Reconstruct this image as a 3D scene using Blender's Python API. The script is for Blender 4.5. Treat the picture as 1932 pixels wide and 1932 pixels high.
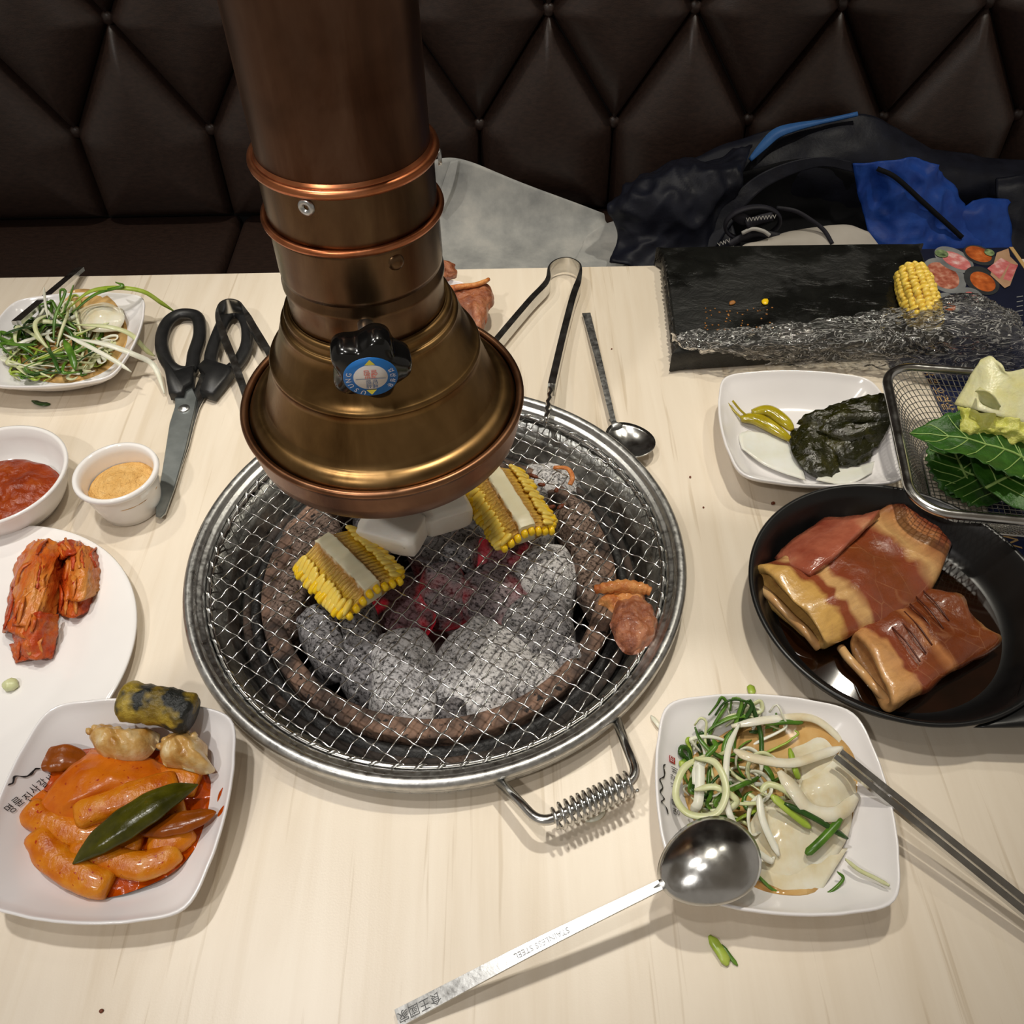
import bpy, bmesh, math, random
from mathutils import Vector, Matrix, noise, Euler

for o in list(bpy.data.objects):
    bpy.data.objects.remove(o, do_unlink=True)
scene = bpy.context.scene
COL = scene.collection
PI = math.pi
rnd = random.Random(7)

# ---------------------------------------------------------------- camera
FPX, TH, RO = 1660.0, 0.8515, -0.0185
CAM = Vector((0.0552, -0.4000, 0.5195))
FW = Vector((0, math.cos(TH), -math.sin(TH)))
RT0 = Vector((1, 0, 0)); UP0 = RT0.cross(FW)
RT = RT0 * math.cos(RO) + UP0 * math.sin(RO)
UP = UP0 * math.cos(RO) - RT0 * math.sin(RO)
cam_data = bpy.data.cameras.new('camera')
cam_data.sensor_width = 36.0
cam_data.lens = FPX / 1932.0 * 36.0
cam_data.clip_start = 0.01
cam_data.clip_end = 30
cam = bpy.data.objects.new('camera', cam_data); COL.objects.link(cam)
m3 = Matrix((RT, UP, -FW)).transposed()
cam.matrix_world = Matrix.Translation(CAM) @ m3.to_4x4()
scene.camera = cam

# ---------------------------------------------------------------- world, lamps, exposure
world = bpy.data.worlds.new('room_light'); scene.world = world
world.use_nodes = True
bg = world.node_tree.nodes['Background']
bg.inputs['Color'].default_value = (1.0, 0.90, 0.78, 1)
bg.inputs['Strength'].default_value = 0.26
scene.view_settings.view_transform = 'Standard'
scene.view_settings.look = 'None'
scene.view_settings.gamma = 1.0
scene.view_settings.exposure = 0.0
scene.view_settings.use_curve_mapping = False

def downlight(name, loc, aim, power, size, angle, blend, col):
    l = bpy.data.lights.new(name, 'SPOT')
    l.energy = power; l.shadow_soft_size = size; l.spot_size = math.radians(angle); l.spot_blend = blend; l.color = col
    o = bpy.data.objects.new(name, l); COL.objects.link(o)
    o.location = loc
    o.rotation_euler = (Vector(aim) - Vector(loc)).to_track_quat('-Z', 'Y').to_euler()
    return o
WARM = (1.0, 0.935, 0.80)
SOFT = (1.0, 0.965, 0.915)
CEIL = 1.62
downlight('ceiling_downlight', (-0.42, 0.06, CEIL - .03), (-0.29, -0.13, 0), 37, 0.035, 56, 0.9, SOFT)
downlight('ceiling_downlight', (0.24, 0.34, CEIL - .03), (0.17, 0.20, 0), 48, 0.035, 47, 0.9, WARM)
downlight('ceiling_downlight', (-0.12, -0.33, CEIL - .03), (-0.20, -0.27, 0), 12, 0.03, 42, 0.9, SOFT)
downlight('ceiling_downlight', (-0.62, -1.00, CEIL - .03), (-0.14, 0.30, 0), 30, 0.04, 54, 0.9, SOFT)
downlight('ceiling_downlight', (-0.75, 0.62, CEIL - .03), (-0.55, 0.8, -.2), 24, 0.035, 80, 0.9, WARM)
downlight('ceiling_downlight', (0.80, 0.62, CEIL - .03), (0.60, 0.8, -.2), 26, 0.035, 80, 0.9, WARM)

# ---------------------------------------------------------------- placing: a photo pixel on a real plane
def ray(px, py):
    return FW + RT * ((px - 966) / FPX) - UP * ((py - 966) / FPX)
def at(px, py, z=0.0):
    d = ray(px, py); return CAM + d * ((z - CAM.z) / d.z)
def aty(px, py, y):
    d = ray(px, py); return CAM + d * ((y - CAM.y) / d.y)
VIEW0 = (CAM.copy(), FW.copy(), RT.copy(), UP.copy())
def lean(T=None):
    """place things in the frame of a dish that stands tilted by T (None: back to the level table)"""
    global CAM, FW, RT, UP
    c, f, r, u = VIEW0
    if T is None: CAM, FW, RT, UP = c.copy(), f.copy(), r.copy(), u.copy()
    else:
        I = T.inverted(); R = I.to_3x3(); CAM, FW, RT, UP = I @ c, R @ f, R @ r, R @ u
def ats(pts, z=0.0):
    return [at(q[0], q[1], q[2] if len(q) > 2 else z) for q in pts]

# ---------------------------------------------------------------- scene objects
def tag(o, label=None, cat=None, group=None, kind=None):
    if label: o['label'] = label
    if cat: o['category'] = cat
    if group: o['group'] = group
    if kind: o['kind'] = kind
    return o
def thing(name, label, cat, loc=(0, 0, 0), group=None):
    o = bpy.data.objects.new(name, None); COL.objects.link(o)
    o.location = loc; o.empty_display_size = .01
    return tag(o, label, cat, group)
def base_of(o):
    p = Vector((0, 0, 0))
    while o is not None:
        p += Vector(o.location); o = o.parent
    return p
def obj(name, vf, mat, parent=None, smooth=True, origin=None, flat=False, mats=None, fmat=None):
    """world-space verts -> ONE mesh object; its origin is its parent's base, or its own base"""
    V, F = vf
    if parent is not None:
        org = base_of(parent)
    elif origin is not None:
        org = Vector(origin)
    else:
        xs = [v[0] for v in V]; ys = [v[1] for v in V]; zs = [v[2] for v in V]
        org = Vector(((min(xs) + max(xs)) / 2, (min(ys) + max(ys)) / 2, min(zs)))
    me = bpy.data.meshes.new(name)
    me.from_pydata([tuple(Vector(v) - org) for v in V], [], F)
    me.update()
    if smooth and not flat:
        for p in me.polygons: p.use_smooth = True
    for m in (mats or [mat]): me.materials.append(m)
    if fmat:
        for p, k in zip(me.polygons, fmat): p.material_index = k
    o = bpy.data.objects.new(name, me); COL.objects.link(o)
    if parent is not None:
        o.parent = parent
    else:
        o.location = org
    return o
def recalc(o):
    bm = bmesh.new(); bm.from_mesh(o.data)
    bmesh.ops.recalc_face_normals(bm, faces=bm.faces)
    bm.to_mesh(o.data); bm.free(); return o
def sharp(o, deg=35):
    bm = bmesh.new(); bm.from_mesh(o.data)
    for e in bm.edges:
        if len(e.link_faces) == 2 and e.calc_face_angle(0) > math.radians(deg): e.smooth = False
    bm.to_mesh(o.data); bm.free(); return o
def like(src, parent, mat4, name=None):
    """a copy that shares mesh data; mat4 is local to the parent's base"""
    o = src.copy(); COL.objects.link(o); o.parent = parent; o.matrix_local = mat4
    if name: o.name = name
    return o

# ---------------------------------------------------------------- shapes: all return (verts, faces) in world space
def join(*vfs):
    V, F = [], []
    for v, f in vfs:
        n = len(V); V += list(v); F += [tuple(i + n for i in g) for g in f]
    return V, F
def xform(vf, m):
    return [m @ Vector(v) for v in vf[0]], vf[1]
def loft(loops, closed=True, cap0=False, cap1=False):
    V = [Vector(v) for l in loops for v in l]; n = len(loops[0]); F = []
    for i in range(len(loops) - 1):
        for j in range(n if closed else n - 1):
            k = (j + 1) % n
            F.append((i * n + j, i * n + k, (i + 1) * n + k, (i + 1) * n + j))
    if cap0: F.append(tuple(range(n - 1, -1, -1)))
    if cap1: F.append(tuple((len(loops) - 1) * n + j for j in range(n)))
    return V, F
def ring(c, r, z, n=64, a0=0.0):
    return [Vector((c[0] + r * math.cos(a0 + 2 * PI * k / n), c[1] + r * math.sin(a0 + 2 * PI * k / n), z)) for k in range(n)]
def lathe(c, prof, n=64, cap0=False, cap1=False, wob=0.0):
    return loft([ring(c, r * (1 + wob * math.sin(i * 1.7)), z, n) for i, (r, z) in enumerate(prof)], True, cap0, cap1)
def bead(R, z, r, n=9, a0=-0.5, a1=1.0):
    """profile points round a rolled edge, going from inside-top round the outside"""
    return [(R + r * math.cos(PI * (a0 + (a1 - a0) * k / (n - 1))), z + r * math.sin(PI * (a0 + (a1 - a0) * k / (n - 1)))) for k in range(n)]
def crom(P, n, closed=False):
    """Catmull-Rom through P, n samples a span"""
    P = [Vector(p) for p in P]; m = len(P); out = []
    for i in range(m if closed else m - 1):
        if closed:
            a, b, c, d = P[(i - 1) % m], P[i], P[(i + 1) % m], P[(i + 2) % m]
        else:
            b, c = P[i], P[i + 1]
            a = P[i - 1] if i else b * 2 - c
            d = P[i + 2] if i + 2 < m else c * 2 - b
        for k in range(n):
            t = k / n
            out.append(.5 * ((2 * b) + (c - a) * t + (2 * a - 5 * b + 4 * c - d) * t * t + (3 * b - a - 3 * c + d) * t ** 3))
    if not closed: out.append(P[-1].copy())
    return out
def frames(P, closed=False, hint=None):
    n = len(P); T = []
    for i in range(n):
        a = P[(i - 1) % n] if closed or i else P[i]
        b = P[(i + 1) % n] if closed or i < n - 1 else P[i]
        t = (b - a); T.append(t.normalized() if t.length > 1e-9 else Vector((1, 0, 0)))
    h = Vector(hint) if hint else (Vector((0, 0, 1)) if abs(T[0].z) < .9 else Vector((1, 0, 0)))
    N = []; u = (h - T[0] * h.dot(T[0])).normalized()
    for i in range(n):
        u = (u - T[i] * u.dot(T[i]))
        u = u.normalized() if u.length > 1e-6 else Vector((0, 0, 1))
        N.append(u.copy())
    return T, N, [T[i].cross(N[i]) for i in range(n)]
def tube(P, r, seg=10, closed=False, caps=True, flat=1.0, hint=None):
    P = [Vector(p) for p in P]; T, N, B = frames(P, closed, hint); loops = []
    for i, p in enumerate(P):
        ri = r[i] if isinstance(r, (list, tuple)) else r
        loops.append([p + (N[i] * (math.cos(2 * PI * k / seg) * flat) + B[i] * math.sin(2 * PI * k / seg)) * ri for k in range(seg)])
    if closed: loops.append(loops[0])
    if closed:
        n = seg; m = len(P); V = [v for l in loops[:-1] for v in l]; F = []
        for i in range(m):
            for j in range(n):
                k = (j + 1) % n; i2 = (i + 1) % m
                F.append((i * n + j, i * n + k, i2 * n + k, i2 * n + j))
        return V, F
    return loft(loops, True, caps, caps)
def strip(P, w, t, hint=(0, 0, 1), cup=0.0, twist=0.0):
    """a flat band along P: width w across, thickness t along the hint"""
    P = [Vector(p) for p in P]; T, N, B = frames(P, False, hint); loops = []; n = len(P)
    for i, p in enumerate(P):
        wi = w[i] if isinstance(w, (list, tuple)) else w
        a = twist * i / max(1, n - 1); nn = N[i] * math.cos(a) + B[i] * math.sin(a); bb = B[i] * math.cos(a) - N[i] * math.sin(a)
        loops.append([p - bb * wi / 2 + nn * (cup * wi), p + nn * t * .5, p + bb * wi / 2 + nn * (cup * wi), p + bb * wi / 2 + nn * (cup * wi - t), p - nn * t * .5, p - bb * wi / 2 + nn * (cup * wi - t)])
    return loft(loops, True, True, True)
def offset2(P, d):
    n = len(P); out = []
    for i in range(n):
        a, b, c = P[i - 1], P[i], P[(i + 1) % n]
        e1 = (b - a); e2 = (c - b); e1.z = e2.z = 0
        n1 = Vector((-e1.y, e1.x, 0)); n2 = Vector((-e2.y, e2.x, 0))
        n1 = n1.normalized() if n1.length else n1; n2 = n2.normalized() if n2.length else n2
        m = n1 + n2; m = m.normalized() if m.length > 1e-6 else n1
        out.append(b + m * d)
    return out
def area2(P):
    return sum(P[i].x * P[(i + 1) % len(P)].y - P[(i + 1) % len(P)].x * P[i].y for i in range(len(P))) / 2
def slab(outline, z0, z1, bev=0.001):
    """an upright plate with softened edges from a flat outline"""
    P = [Vector((p[0], p[1], 0)) for p in outline]
    if area2(P) < 0: P.reverse()
    I = offset2(P, bev); up = lambda L, z: [Vector((p.x, p.y, z)) for p in L]
    return loft([up(I, z0), up(P, z0 + bev), up(P, z1 - bev), up(I, z1)], True, True, True)
def resample(P, n):
    P = [Vector(p) for p in P]; m = len(P); L = [(P[(i + 1) % m] - P[i]).length for i in range(m)]; tot = sum(L); out = []
    for k in range(n):
        s = tot * k / n; i = 0
        while s > L[i] and i < m - 1: s -= L[i]; i += 1
        out.append(P[i].lerp(P[(i + 1) % m], s / L[i] if L[i] else 0))
    return out
def pillow(outline, z0, h, n=48, rings=9, amp=0.0, fs=120.0, seed=0, p=2.6, q=.55, ctr=None, smooth_outline=True, zf=None, edge=0.0, bottom=True):
    """a domed lump over a traced outline (star-shaped about its middle), lying on z0 (or on zf(x, y))"""
    P = [Vector((v[0], v[1], 0)) for v in outline]
    if area2(P) < 0: P.reverse()
    if smooth_outline: P = crom(P, 6, True)
    P = resample(P, n)
    c = Vector((ctr[0], ctr[1], 0)) if ctr else sum(P, Vector()) / n
    loops = []; so = Vector((seed * 3.1, seed * 1.7, seed * 2.3))
    for k in range(rings):
        t = 1 - k / rings
        L = []
        for v in P:
            w = c + (v - c) * t
            nz = noise.noise(w * fs + so) + .5 * noise.noise(w * fs * 2.3 + so)
            hh = (1 - t ** p) ** q
            b = zf(w.x, w.y) if zf else z0
            L.append(Vector((w.x + amp * .6 * nz * (1 - t * .2), w.y + amp * .6 * noise.noise(w * fs - so), b + edge + h * hh + amp * nz * min(1, hh + .25))))
        loops.append(L)
    V, F = loft(loops, True)
    b = zf(c.x, c.y) if zf else z0
    V.append(Vector((c.x, c.y, b + edge + h))); ci = len(V) - 1; o = (rings - 1) * n
    for j in range(n): F.append((o + j, o + (j + 1) % n, ci))
    if bottom:
        m = len(V)
        for v in loops[0]: V.append(Vector((v.x, v.y, (zf(v.x, v.y) if zf else z0))))
        for j in range(n): F.append((m + j, m + (j + 1) % n, (j + 1) % n, j))
        F.append(tuple(m + n - 1 - j for j in range(n)))
    return V, F
def blob(c, r, rot=(0, 0, 0), sub=3, amp=.1, fs=1.6, seed=0, sq=1.0, amp2=0.0, fs2=6.0):
    """a lump: sphere pushed towards a box (sq < 1) and roughened"""
    bm = bmesh.new(); bmesh.ops.create_icosphere(bm, subdivisions=sub, radius=1.0)
    M4 = Euler(rot).to_matrix(); so = Vector((seed * 7.3, seed * 2.9, seed * 4.1)); V = []
    for v in bm.verts:
        d = v.co.normalized()
        e = Vector([math.copysign(abs(x) ** sq, x) for x in d]) if sq != 1 else d
        k = 1 + amp * noise.noise(d * fs + so) + amp2 * noise.noise(d * fs2 - so)
        V.append(Vector(c) + M4 @ Vector((e.x * r[0] * k, e.y * r[1] * k, e.z * r[2] * k)))
    F = [tuple(x.index for x in f.verts) for f in bm.faces]
    bm.free(); return V, F
def patch(ctrl, nu=6, nv=6, thick=0.0, amp=0.0, fs=60.0, seed=0, ridge=False, close_v=False, aniso=(1, 1, 1)):
    """a smooth sheet through a grid of control points, crumpled and given thickness"""
    rows = [crom(r, nv, close_v) for r in ctrl]; cols = len(rows[0])
    G = [crom([rows[i][j] for i in range(len(rows))], nu) for j in range(cols)]
    nr = len(G[0]); V = [G[j][i].copy() for i in range(nr) for j in range(cols)]; F = []
    for i in range(nr - 1):
        for j in range(cols if close_v else cols - 1):
            k = (j + 1) % cols
            F.append((i * cols + j, i * cols + k, (i + 1) * cols + k, (i + 1) * cols + j))
    def normals():
        N = [Vector() for _ in V]
        for f in F:
            nn = (V[f[1]] - V[f[0]]).cross(V[f[2]] - V[f[0]])
            for i in f: N[i] += nn
        return [n.normalized() if n.length > 1e-12 else Vector((0, 0, 1)) for n in N]
    if amp:
        N = normals(); so = Vector((seed * 5.3, seed, seed * 2.7))
        for i in range(len(V)):
            p = Vector((V[i].x * aniso[0], V[i].y * aniso[1], V[i].z * aniso[2])) * fs + so
            a = noise.noise(p) + .5 * noise.noise(p * 2.1)
            if ridge: a = 1 - 2.2 * abs(noise.noise(p)) - 1.0 * abs(noise.noise(p * 2.2))
            V[i] = V[i] + N[i] * amp * a
    if thick:
        N = normals(); m = len(V); V2 = [V[i] - N[i] * thick for i in range(m)]
        F2 = [tuple(reversed([i + m for i in f])) for f in F]; E = []
        if not close_v:
            for i in range(nr - 1):
                a, b = i * cols, (i + 1) * cols; E.append((a, b, b + m, a + m))
                a, b = i * cols + cols - 1, (i + 1) * cols + cols - 1; E.append((b, a, a + m, b + m))
        for j in range(cols if close_v else cols - 1):
            k = (j + 1) % cols
            E.append((k, j, j + m, k + m)); o = (nr - 1) * cols; E.append((o + j, o + k, o + k + m, o + j + m))
        return V + V2, F + F2 + E
    return V, F
_txt = {}
def text_vf(body, size, depth=0.0):
    key = (body, size)
    if key not in _txt:
        cu = bpy.data.curves.new('lettering', 'FONT'); cu.body = body; cu.size = size; cu.align_x = 'CENTER'; cu.align_y = 'CENTER'; cu.resolution_u = 3
        o = bpy.data.objects.new('lettering', cu); COL.objects.link(o)
        dg = bpy.context.evaluated_depsgraph_get(); dg.update()
        me = o.evaluated_get(dg).to_mesh()
        _txt[key] = ([v.co.copy() for v in me.vertices], [tuple(p.vertices) for p in me.polygons])
        o.evaluated_get(dg).to_mesh_clear()
        bpy.data.objects.remove(o, do_unlink=True); bpy.data.curves.remove(cu)
    V, F = _txt[key]
    return [v.copy() for v in V], list(F)

# ================================================================ materials
def lin(c):
    f = lambda x: (x / 255 / 12.92) if x / 255 <= .04045 else ((x / 255 + .055) / 1.055) ** 2.4
    return (f(c[0]), f(c[1]), f(c[2]), 1.0)
class N:
    """a small node-tree writer"""
    def __init__(self, name):
        self.m = bpy.data.materials.new(name); self.m.use_nodes = True
        self.t = self.m.node_tree; self.b = self.t.nodes['Principled BSDF']; self.out = self.t.nodes['Material Output']
        self.co = self.t.nodes.new('ShaderNodeTexCoord')
    def new(self, kind, **kw):
        n = self.t.nodes.new(kind)
        for k, v in kw.items(): setattr(n, k, v)
        return n
    def link(self, a, b): self.t.links.new(a, b)
    def mapped(self, stretch=(1, 1, 1), loc=(0, 0, 0), rot=(0, 0, 0), coord='Object'):
        mp = self.new('ShaderNodeMapping'); mp.inputs['Scale'].default_value = stretch; mp.inputs['Location'].default_value = loc; mp.inputs['Rotation'].default_value = rot
        self.link(self.co.outputs[coord], mp.inputs['Vector']); return mp.outputs[0]
    def noise(self, scale, detail=4, rough=.55, dist=0.0, vec=None):
        n = self.new('ShaderNodeTexNoise'); n.inputs['Scale'].default_value = scale; n.inputs['Detail'].default_value = detail
        n.inputs['Roughness'].default_value = rough; n.inputs['Distortion'].default_value = dist
        self.link(vec if vec else self.co.outputs['Object'], n.inputs['Vector']); return n.outputs['Fac']
    def voronoi(self, scale, vec=None, feature='F1', out='Distance', rand=1.0):
        n = self.new('ShaderNodeTexVoronoi'); n.feature = feature; n.inputs['Scale'].default_value = scale; n.inputs['Randomness'].default_value = rand
        self.link(vec if vec else self.co.outputs['Object'], n.inputs['Vector']); return n.outputs[out]
    def wave(self, scale, dist=3.0, detail=3, dscale=1.5, vec=None, direction='X'):
        n = self.new('ShaderNodeTexWave'); n.bands_direction = direction; n.inputs['Scale'].default_value = scale; n.inputs['Distortion'].default_value = dist
        n.inputs['Detail'].default_value = detail; n.inputs['Detail Scale'].default_value = dscale
        self.link(vec if vec else self.co.outputs['Object'], n.inputs['Vector']); return n.outputs['Fac']
    def ramp(self, fac, stops, interp='LINEAR'):
        r = self.new('ShaderNodeValToRGB'); e = r.color_ramp.elements; r.color_ramp.interpolation = interp
        while len(e) > 1: e.remove(e[-1])
        for i, (p, c) in enumerate(stops):
            x = e[0] if i == 0 else e.new(p)
            x.position = p; x.color = lin(c) if isinstance(c, tuple) else (c, c, c, 1)
        self.link(fac, r.inputs['Fac']); return r.outputs['Color']
    def mix(self, fac, a, b, mode='MIX'):
        n = self.new('ShaderNodeMix', data_type='RGBA', blend_type=mode)
        for v, k in ((fac, 0), (a, 6), (b, 7)):
            if isinstance(v, tuple): n.inputs[k].default_value = lin(v)
            elif isinstance(v, (int, float)): n.inputs[k].default_value = v if k == 0 else (v, v, v, 1)
            else: self.link(v, n.inputs[k])
        return n.outputs[2]
    def math(self, op, a, b=None):
        n = self.new('ShaderNodeMath', operation=op)
        for v, k in ((a, 0), (b, 1)):
            if v is None: continue
            if isinstance(v, (int, float)): n.inputs[k].default_value = v
            else: self.link(v, n.inputs[k])
        return n.outputs[0]
    def sep(self, axis, coord='Object', vec=None):
        s = self.new('ShaderNodeSeparateXYZ'); self.link(vec if vec else self.co.outputs[coord], s.inputs[0]); return s.outputs['XYZ'.index(axis)]
    def bump(self, fac, strength=.3, dist=.001, prev=None):
        n = self.new('ShaderNodeBump'); n.inputs['Strength'].default_value = strength; n.inputs['Distance'].default_value = dist
        self.link(fac, n.inputs['Height'])
        if prev: self.link(prev, n.inputs['Normal'])
        self.link(n.outputs[0], self.b.inputs['Normal']); return n.outputs[0]
    def set(self, col=None, rough=None, metal=None, spec=None, coat=None, sss=None, sss_r=(.01, .005, .003), trans=None, ior=None, sheen=None):
        b = self.b.inputs
        if col is not None:
            if isinstance(col, tuple): b['Base Color'].default_value = lin(col)
            else: self.link(col, b['Base Color'])
        if rough is not None:
            if isinstance(rough, (int, float)): b['Roughness'].default_value = rough
            else: self.link(rough, b['Roughness'])
        if metal is not None: b['Metallic'].default_value = metal
        if spec is not None: b['Specular IOR Level'].default_value = spec
        if coat is not None: b['Coat Weight'].default_value = coat; b['Coat Roughness'].default_value = .08
        if sss is not None: b['Subsurface Weight'].default_value = sss; b['Subsurface Radius'].default_value = (1, .5, .3); b['Subsurface Scale'].default_value = .004
        if trans is not None: b['Transmission Weight'].default_value = trans
        if ior is not None: b['IOR'].default_value = ior
        if sheen is not None: b['Sheen Weight'].default_value = sheen
        return self.m
def simple(name, stops, scale=30, detail=4, rough=.5, metal=0.0, bump=None, stretch=(1, 1, 1), coat=None, sss=None, spec=None, dist=0.0, rough_rng=None, speck=None):
    n = N(name); v = n.mapped(stretch)
    if isinstance(stops, tuple): col = stops
    else: col = n.ramp(n.noise(scale, detail, dist=dist, vec=v), stops)
    for s in (speck or []):
        col = n.mix(n.ramp(n.noise(s[0], 3, vec=v), [(s[1], 0.0), (s[2], 1.0)]), col, s[3])
    if rough_rng: rough = n.ramp(n.noise(scale * 1.7, 4, vec=v), [(.3, rough_rng[0]), (.7, rough_rng[1])])
    if bump: n.bump(n.noise(bump[0], 5, vec=v), bump[1], bump[2])
    return n.set(col, rough, metal, spec, coat, sss)

MT = {}
# --- pale wood-print table laminate, grain running away from the viewer
n = N('table_laminate'); v = n.mapped((1, .07, 1)); v2 = n.mapped((1, .03, 1))
g1 = n.noise(40, 5, .6, .6, v); g2 = n.noise(190, 3, .5, .3, v2)
c = n.ramp(g1, [(.30, (219, 204, 182)), (.48, (228, 215, 196)), (.62, (232, 220, 202)), (.8, (224, 210, 188))])
c = n.mix(n.ramp(g2, [(.62, 0.0), (.70, .60)]), c, (196, 178, 152))
n.bump(n.noise(900, 2), .10, .0004)
MT['table'] = n.set(c, .36, 0, .45)
MT['table_edge'] = simple('table_edge_band', [(.3, (206, 188, 160)), (.7, (222, 206, 180))], 20, rough=.4)
# --- metals
MT['steel'] = simple('polished_steel', [(.3, (196, 196, 194)), (.7, (222, 222, 220))], 60, rough=.2, metal=1, rough_rng=(.13, .26), bump=(900, .06, .0003))
MT['steel_worn'] = simple('worn_steel', [(.25, (172, 172, 170)), (.55, (196, 196, 194)), (.8, (214, 214, 212))], 160, rough=.3, metal=1, rough_rng=(.26, .44), bump=(400, .15, .0005))
MT['steel_dark'] = simple('sooty_steel_wall', [(.3, (104, 104, 102)), (.55, (160, 160, 156)), (.75, (196, 196, 190))], 70, rough=.35, metal=1, rough_rng=(.25, .5), bump=(260, .35, .0015))
MT['soot'] = simple('black_soot', [(.3, (14, 13, 13)), (.7, (40, 38, 37))], 90, rough=.55, bump=(250, .6, .002), spec=.5)
MT['clay'] = simple('scorched_clay', [(.30, (34, 29, 27)), (.44, (88, 70, 60)), (.60, (138, 108, 90)), (.8, (100, 86, 78))], 46, 7, rough=.85, bump=(240, .5, .002), speck=[(160, .60, .68, (30, 26, 25))])
MT['clay_dark'] = simple('sooty_clay', [(.32, (22, 20, 19)), (.52, (52, 44, 39)), (.70, (108, 86, 72))], 22, 6, rough=.85, bump=(240, .5, .002))
# --- copper duct: aged brown, streaked along its height
def copper(name, a, b, c_, rough=(.2, .42)):
    n = N(name); v = n.mapped((1, 1, .22))
    k = n.noise(34, 6, .6, .5, v); k2 = n.noise(9, 3, .5)
    col = n.ramp(k, [(.28, a), (.5, b), (.74, c_)])
    col = n.mix(n.ramp(k2, [(.48, 0.0), (.70, .75)]), col, c_); col = n.mix(n.ramp(n.noise(15, 4, .6, .4), [(.50, 0.0), (.68, .55)]), col, a)
    r = n.ramp(n.noise(24, 4, vec=v), [(.3, rough[0]), (.7, rough[1])])
    n.bump(n.noise(300, 3), .05, .0004)
    return n.set(col, r, 1.0)
MT['copper_pipe'] = copper('aged_copper_pipe', (58, 38, 28), (88, 60, 44), (112, 86, 70), (.26, .48))
MT['copper_collar'] = copper('aged_copper_collar', (70, 52, 38), (102, 78, 56), (128, 104, 76))
MT['copper_cone'] = copper('aged_brass_cone', (88, 64, 36), (120, 92, 56), (146, 116, 76), (.26, .44))
MT['copper_bright'] = copper('bright_copper_bead', (150, 86, 54), (188, 116, 76), (212, 144, 104), (.26, .40))
MT['copper_pan'] = copper('copper_drip_pan', (100, 66, 46), (132, 92, 66), (158, 118, 88), (.28, .46))
MT['alu'] = simple('aluminium_rivet', [(.3, (170, 172, 172)), (.7, (215, 216, 216))], 300, rough=.35, metal=1)
MT['knob'] = simple('black_knob_plastic', (9, 9, 9), rough=.16, spec=.5)
MT['sticker_blue'] = simple('sticker_blue_print', (28, 110, 186), rough=.4)
MT['sticker_white'] = simple('sticker_white_print', (222, 216, 212), rough=.4)
MT['sticker_yellow'] = simple('sticker_yellow_print', (228, 214, 62), rough=.4)
MT['sticker_red'] = simple('sticker_red_print', (226, 98, 84), rough=.4)
MT['sticker_ink'] = simple('sticker_blue_ink', (40, 84, 138), rough=.4)
MT['ink'] = simple('black_ink_print', (34, 30, 32), rough=.4)
MT['seal'] = simple('red_seal_print', (178, 44, 44), rough=.4)
# --- booth
n = N('dark_brown_leatherette'); v = n.mapped((.35, 1, 1))
c = n.ramp(n.noise(220, 4, vec=v), [(.3, (44, 31, 26)), (.7, (60, 43, 36))])
n.bump(n.noise(700, 3, vec=n.mapped((.25, 1, 1))), .22, .0008)
MT['leather'] = n.set(c, .42, 0, .6)
MT['seam'] = simple('booth_seam_backing', (12, 9, 8), rough=.8)
MT['floor'] = simple('floor_tile', [(.3, (58, 50, 44)), (.7, (76, 66, 58))], 12, rough=.5)
MT['wall'] = simple('wall_paint', [(.3, (60, 50, 44)), (.7, (68, 58, 50))], 6, rough=.8)
MT['ceiling'] = simple('ceiling_paint', [(.3, (206, 200, 192)), (.7, (212, 206, 198))], 6, rough=.8)
MT['black_metal'] = simple('black_table_leg', (22, 22, 22), rough=.4, metal=.6)
# --- crockery
MT['white'] = simple('white_melamine', [(.3, (236, 232, 232)), (.7, (243, 240, 240))], 10, rough=.16, spec=.5, sss=0.0)
MT['white_glaze'] = simple('white_glazed_ceramic', [(.3, (238, 234, 231)), (.7, (244, 241, 239))], 10, rough=.10, spec=.55)
# --- charcoal: pale ash with cracks running across, dark scorched patches
def coal(name, pale, dark, patch, glow=0.0):
    n = N(name); v = n.mapped((1, 4.0, 2.0), rot=(.3, .2, .6))
    big = n.noise(36, 4, .6); fine = n.noise(360, 5, .75); streak = n.noise(120, 5, .7, .8, v)
    col = n.ramp(fine, [(.40, dark), (.50, pale), (.8, tuple(min(255, x + 14) for x in pale))])
    col = n.mix(n.ramp(streak, [(.30, .85), (.42, 0.0)]), col, (34, 32, 32))
    col = n.mix(n.math('MULTIPLY', n.ramp(big, [(patch, 0.0), (patch + .14, .9)]), n.ramp(fine, [(.35, 1.0), (.65, .45)])), col, dark)
    n.bump(streak, .45, .0014, n.bump(fine, .4, .0006))
    m = n.set(col, .92, 0, .15)
    if glow:
        e = n.ramp(n.noise(34, 2), [(.44, 0.0), (.68, 1.0)])
        n.link(n.mix(e, (0, 0, 0), (196, 34, 48)), n.b.inputs['Emission Color']); n.b.inputs['Emission Strength'].default_value = glow
    return m
MT['ash'] = coal('white_ash_charcoal', (206, 203, 202), (84, 82, 82), .62)
MT['ash2'] = coal('grey_ash_charcoal', (150, 147, 148), (44, 42, 43), .50)
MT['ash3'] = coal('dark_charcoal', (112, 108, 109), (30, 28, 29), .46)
MT['ember'] = coal('glowing_charcoal', (140, 128, 130), (50, 42, 44), .52, .16)
MT['ember2'] = coal('glowing_red_charcoal', (124, 96, 100), (74, 36, 40), .52, .42)
MT['clinker'] = coal('brown_clinker', (134, 114, 102), (46, 38, 34), .50)
MT['ash_floor'] = simple('ash_bed', [(.3, (40, 36, 36)), (.6, (96, 90, 88)), (.8, (130, 124, 122))], 60, 6, rough=.95, bump=(200, .7, .003))
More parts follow.
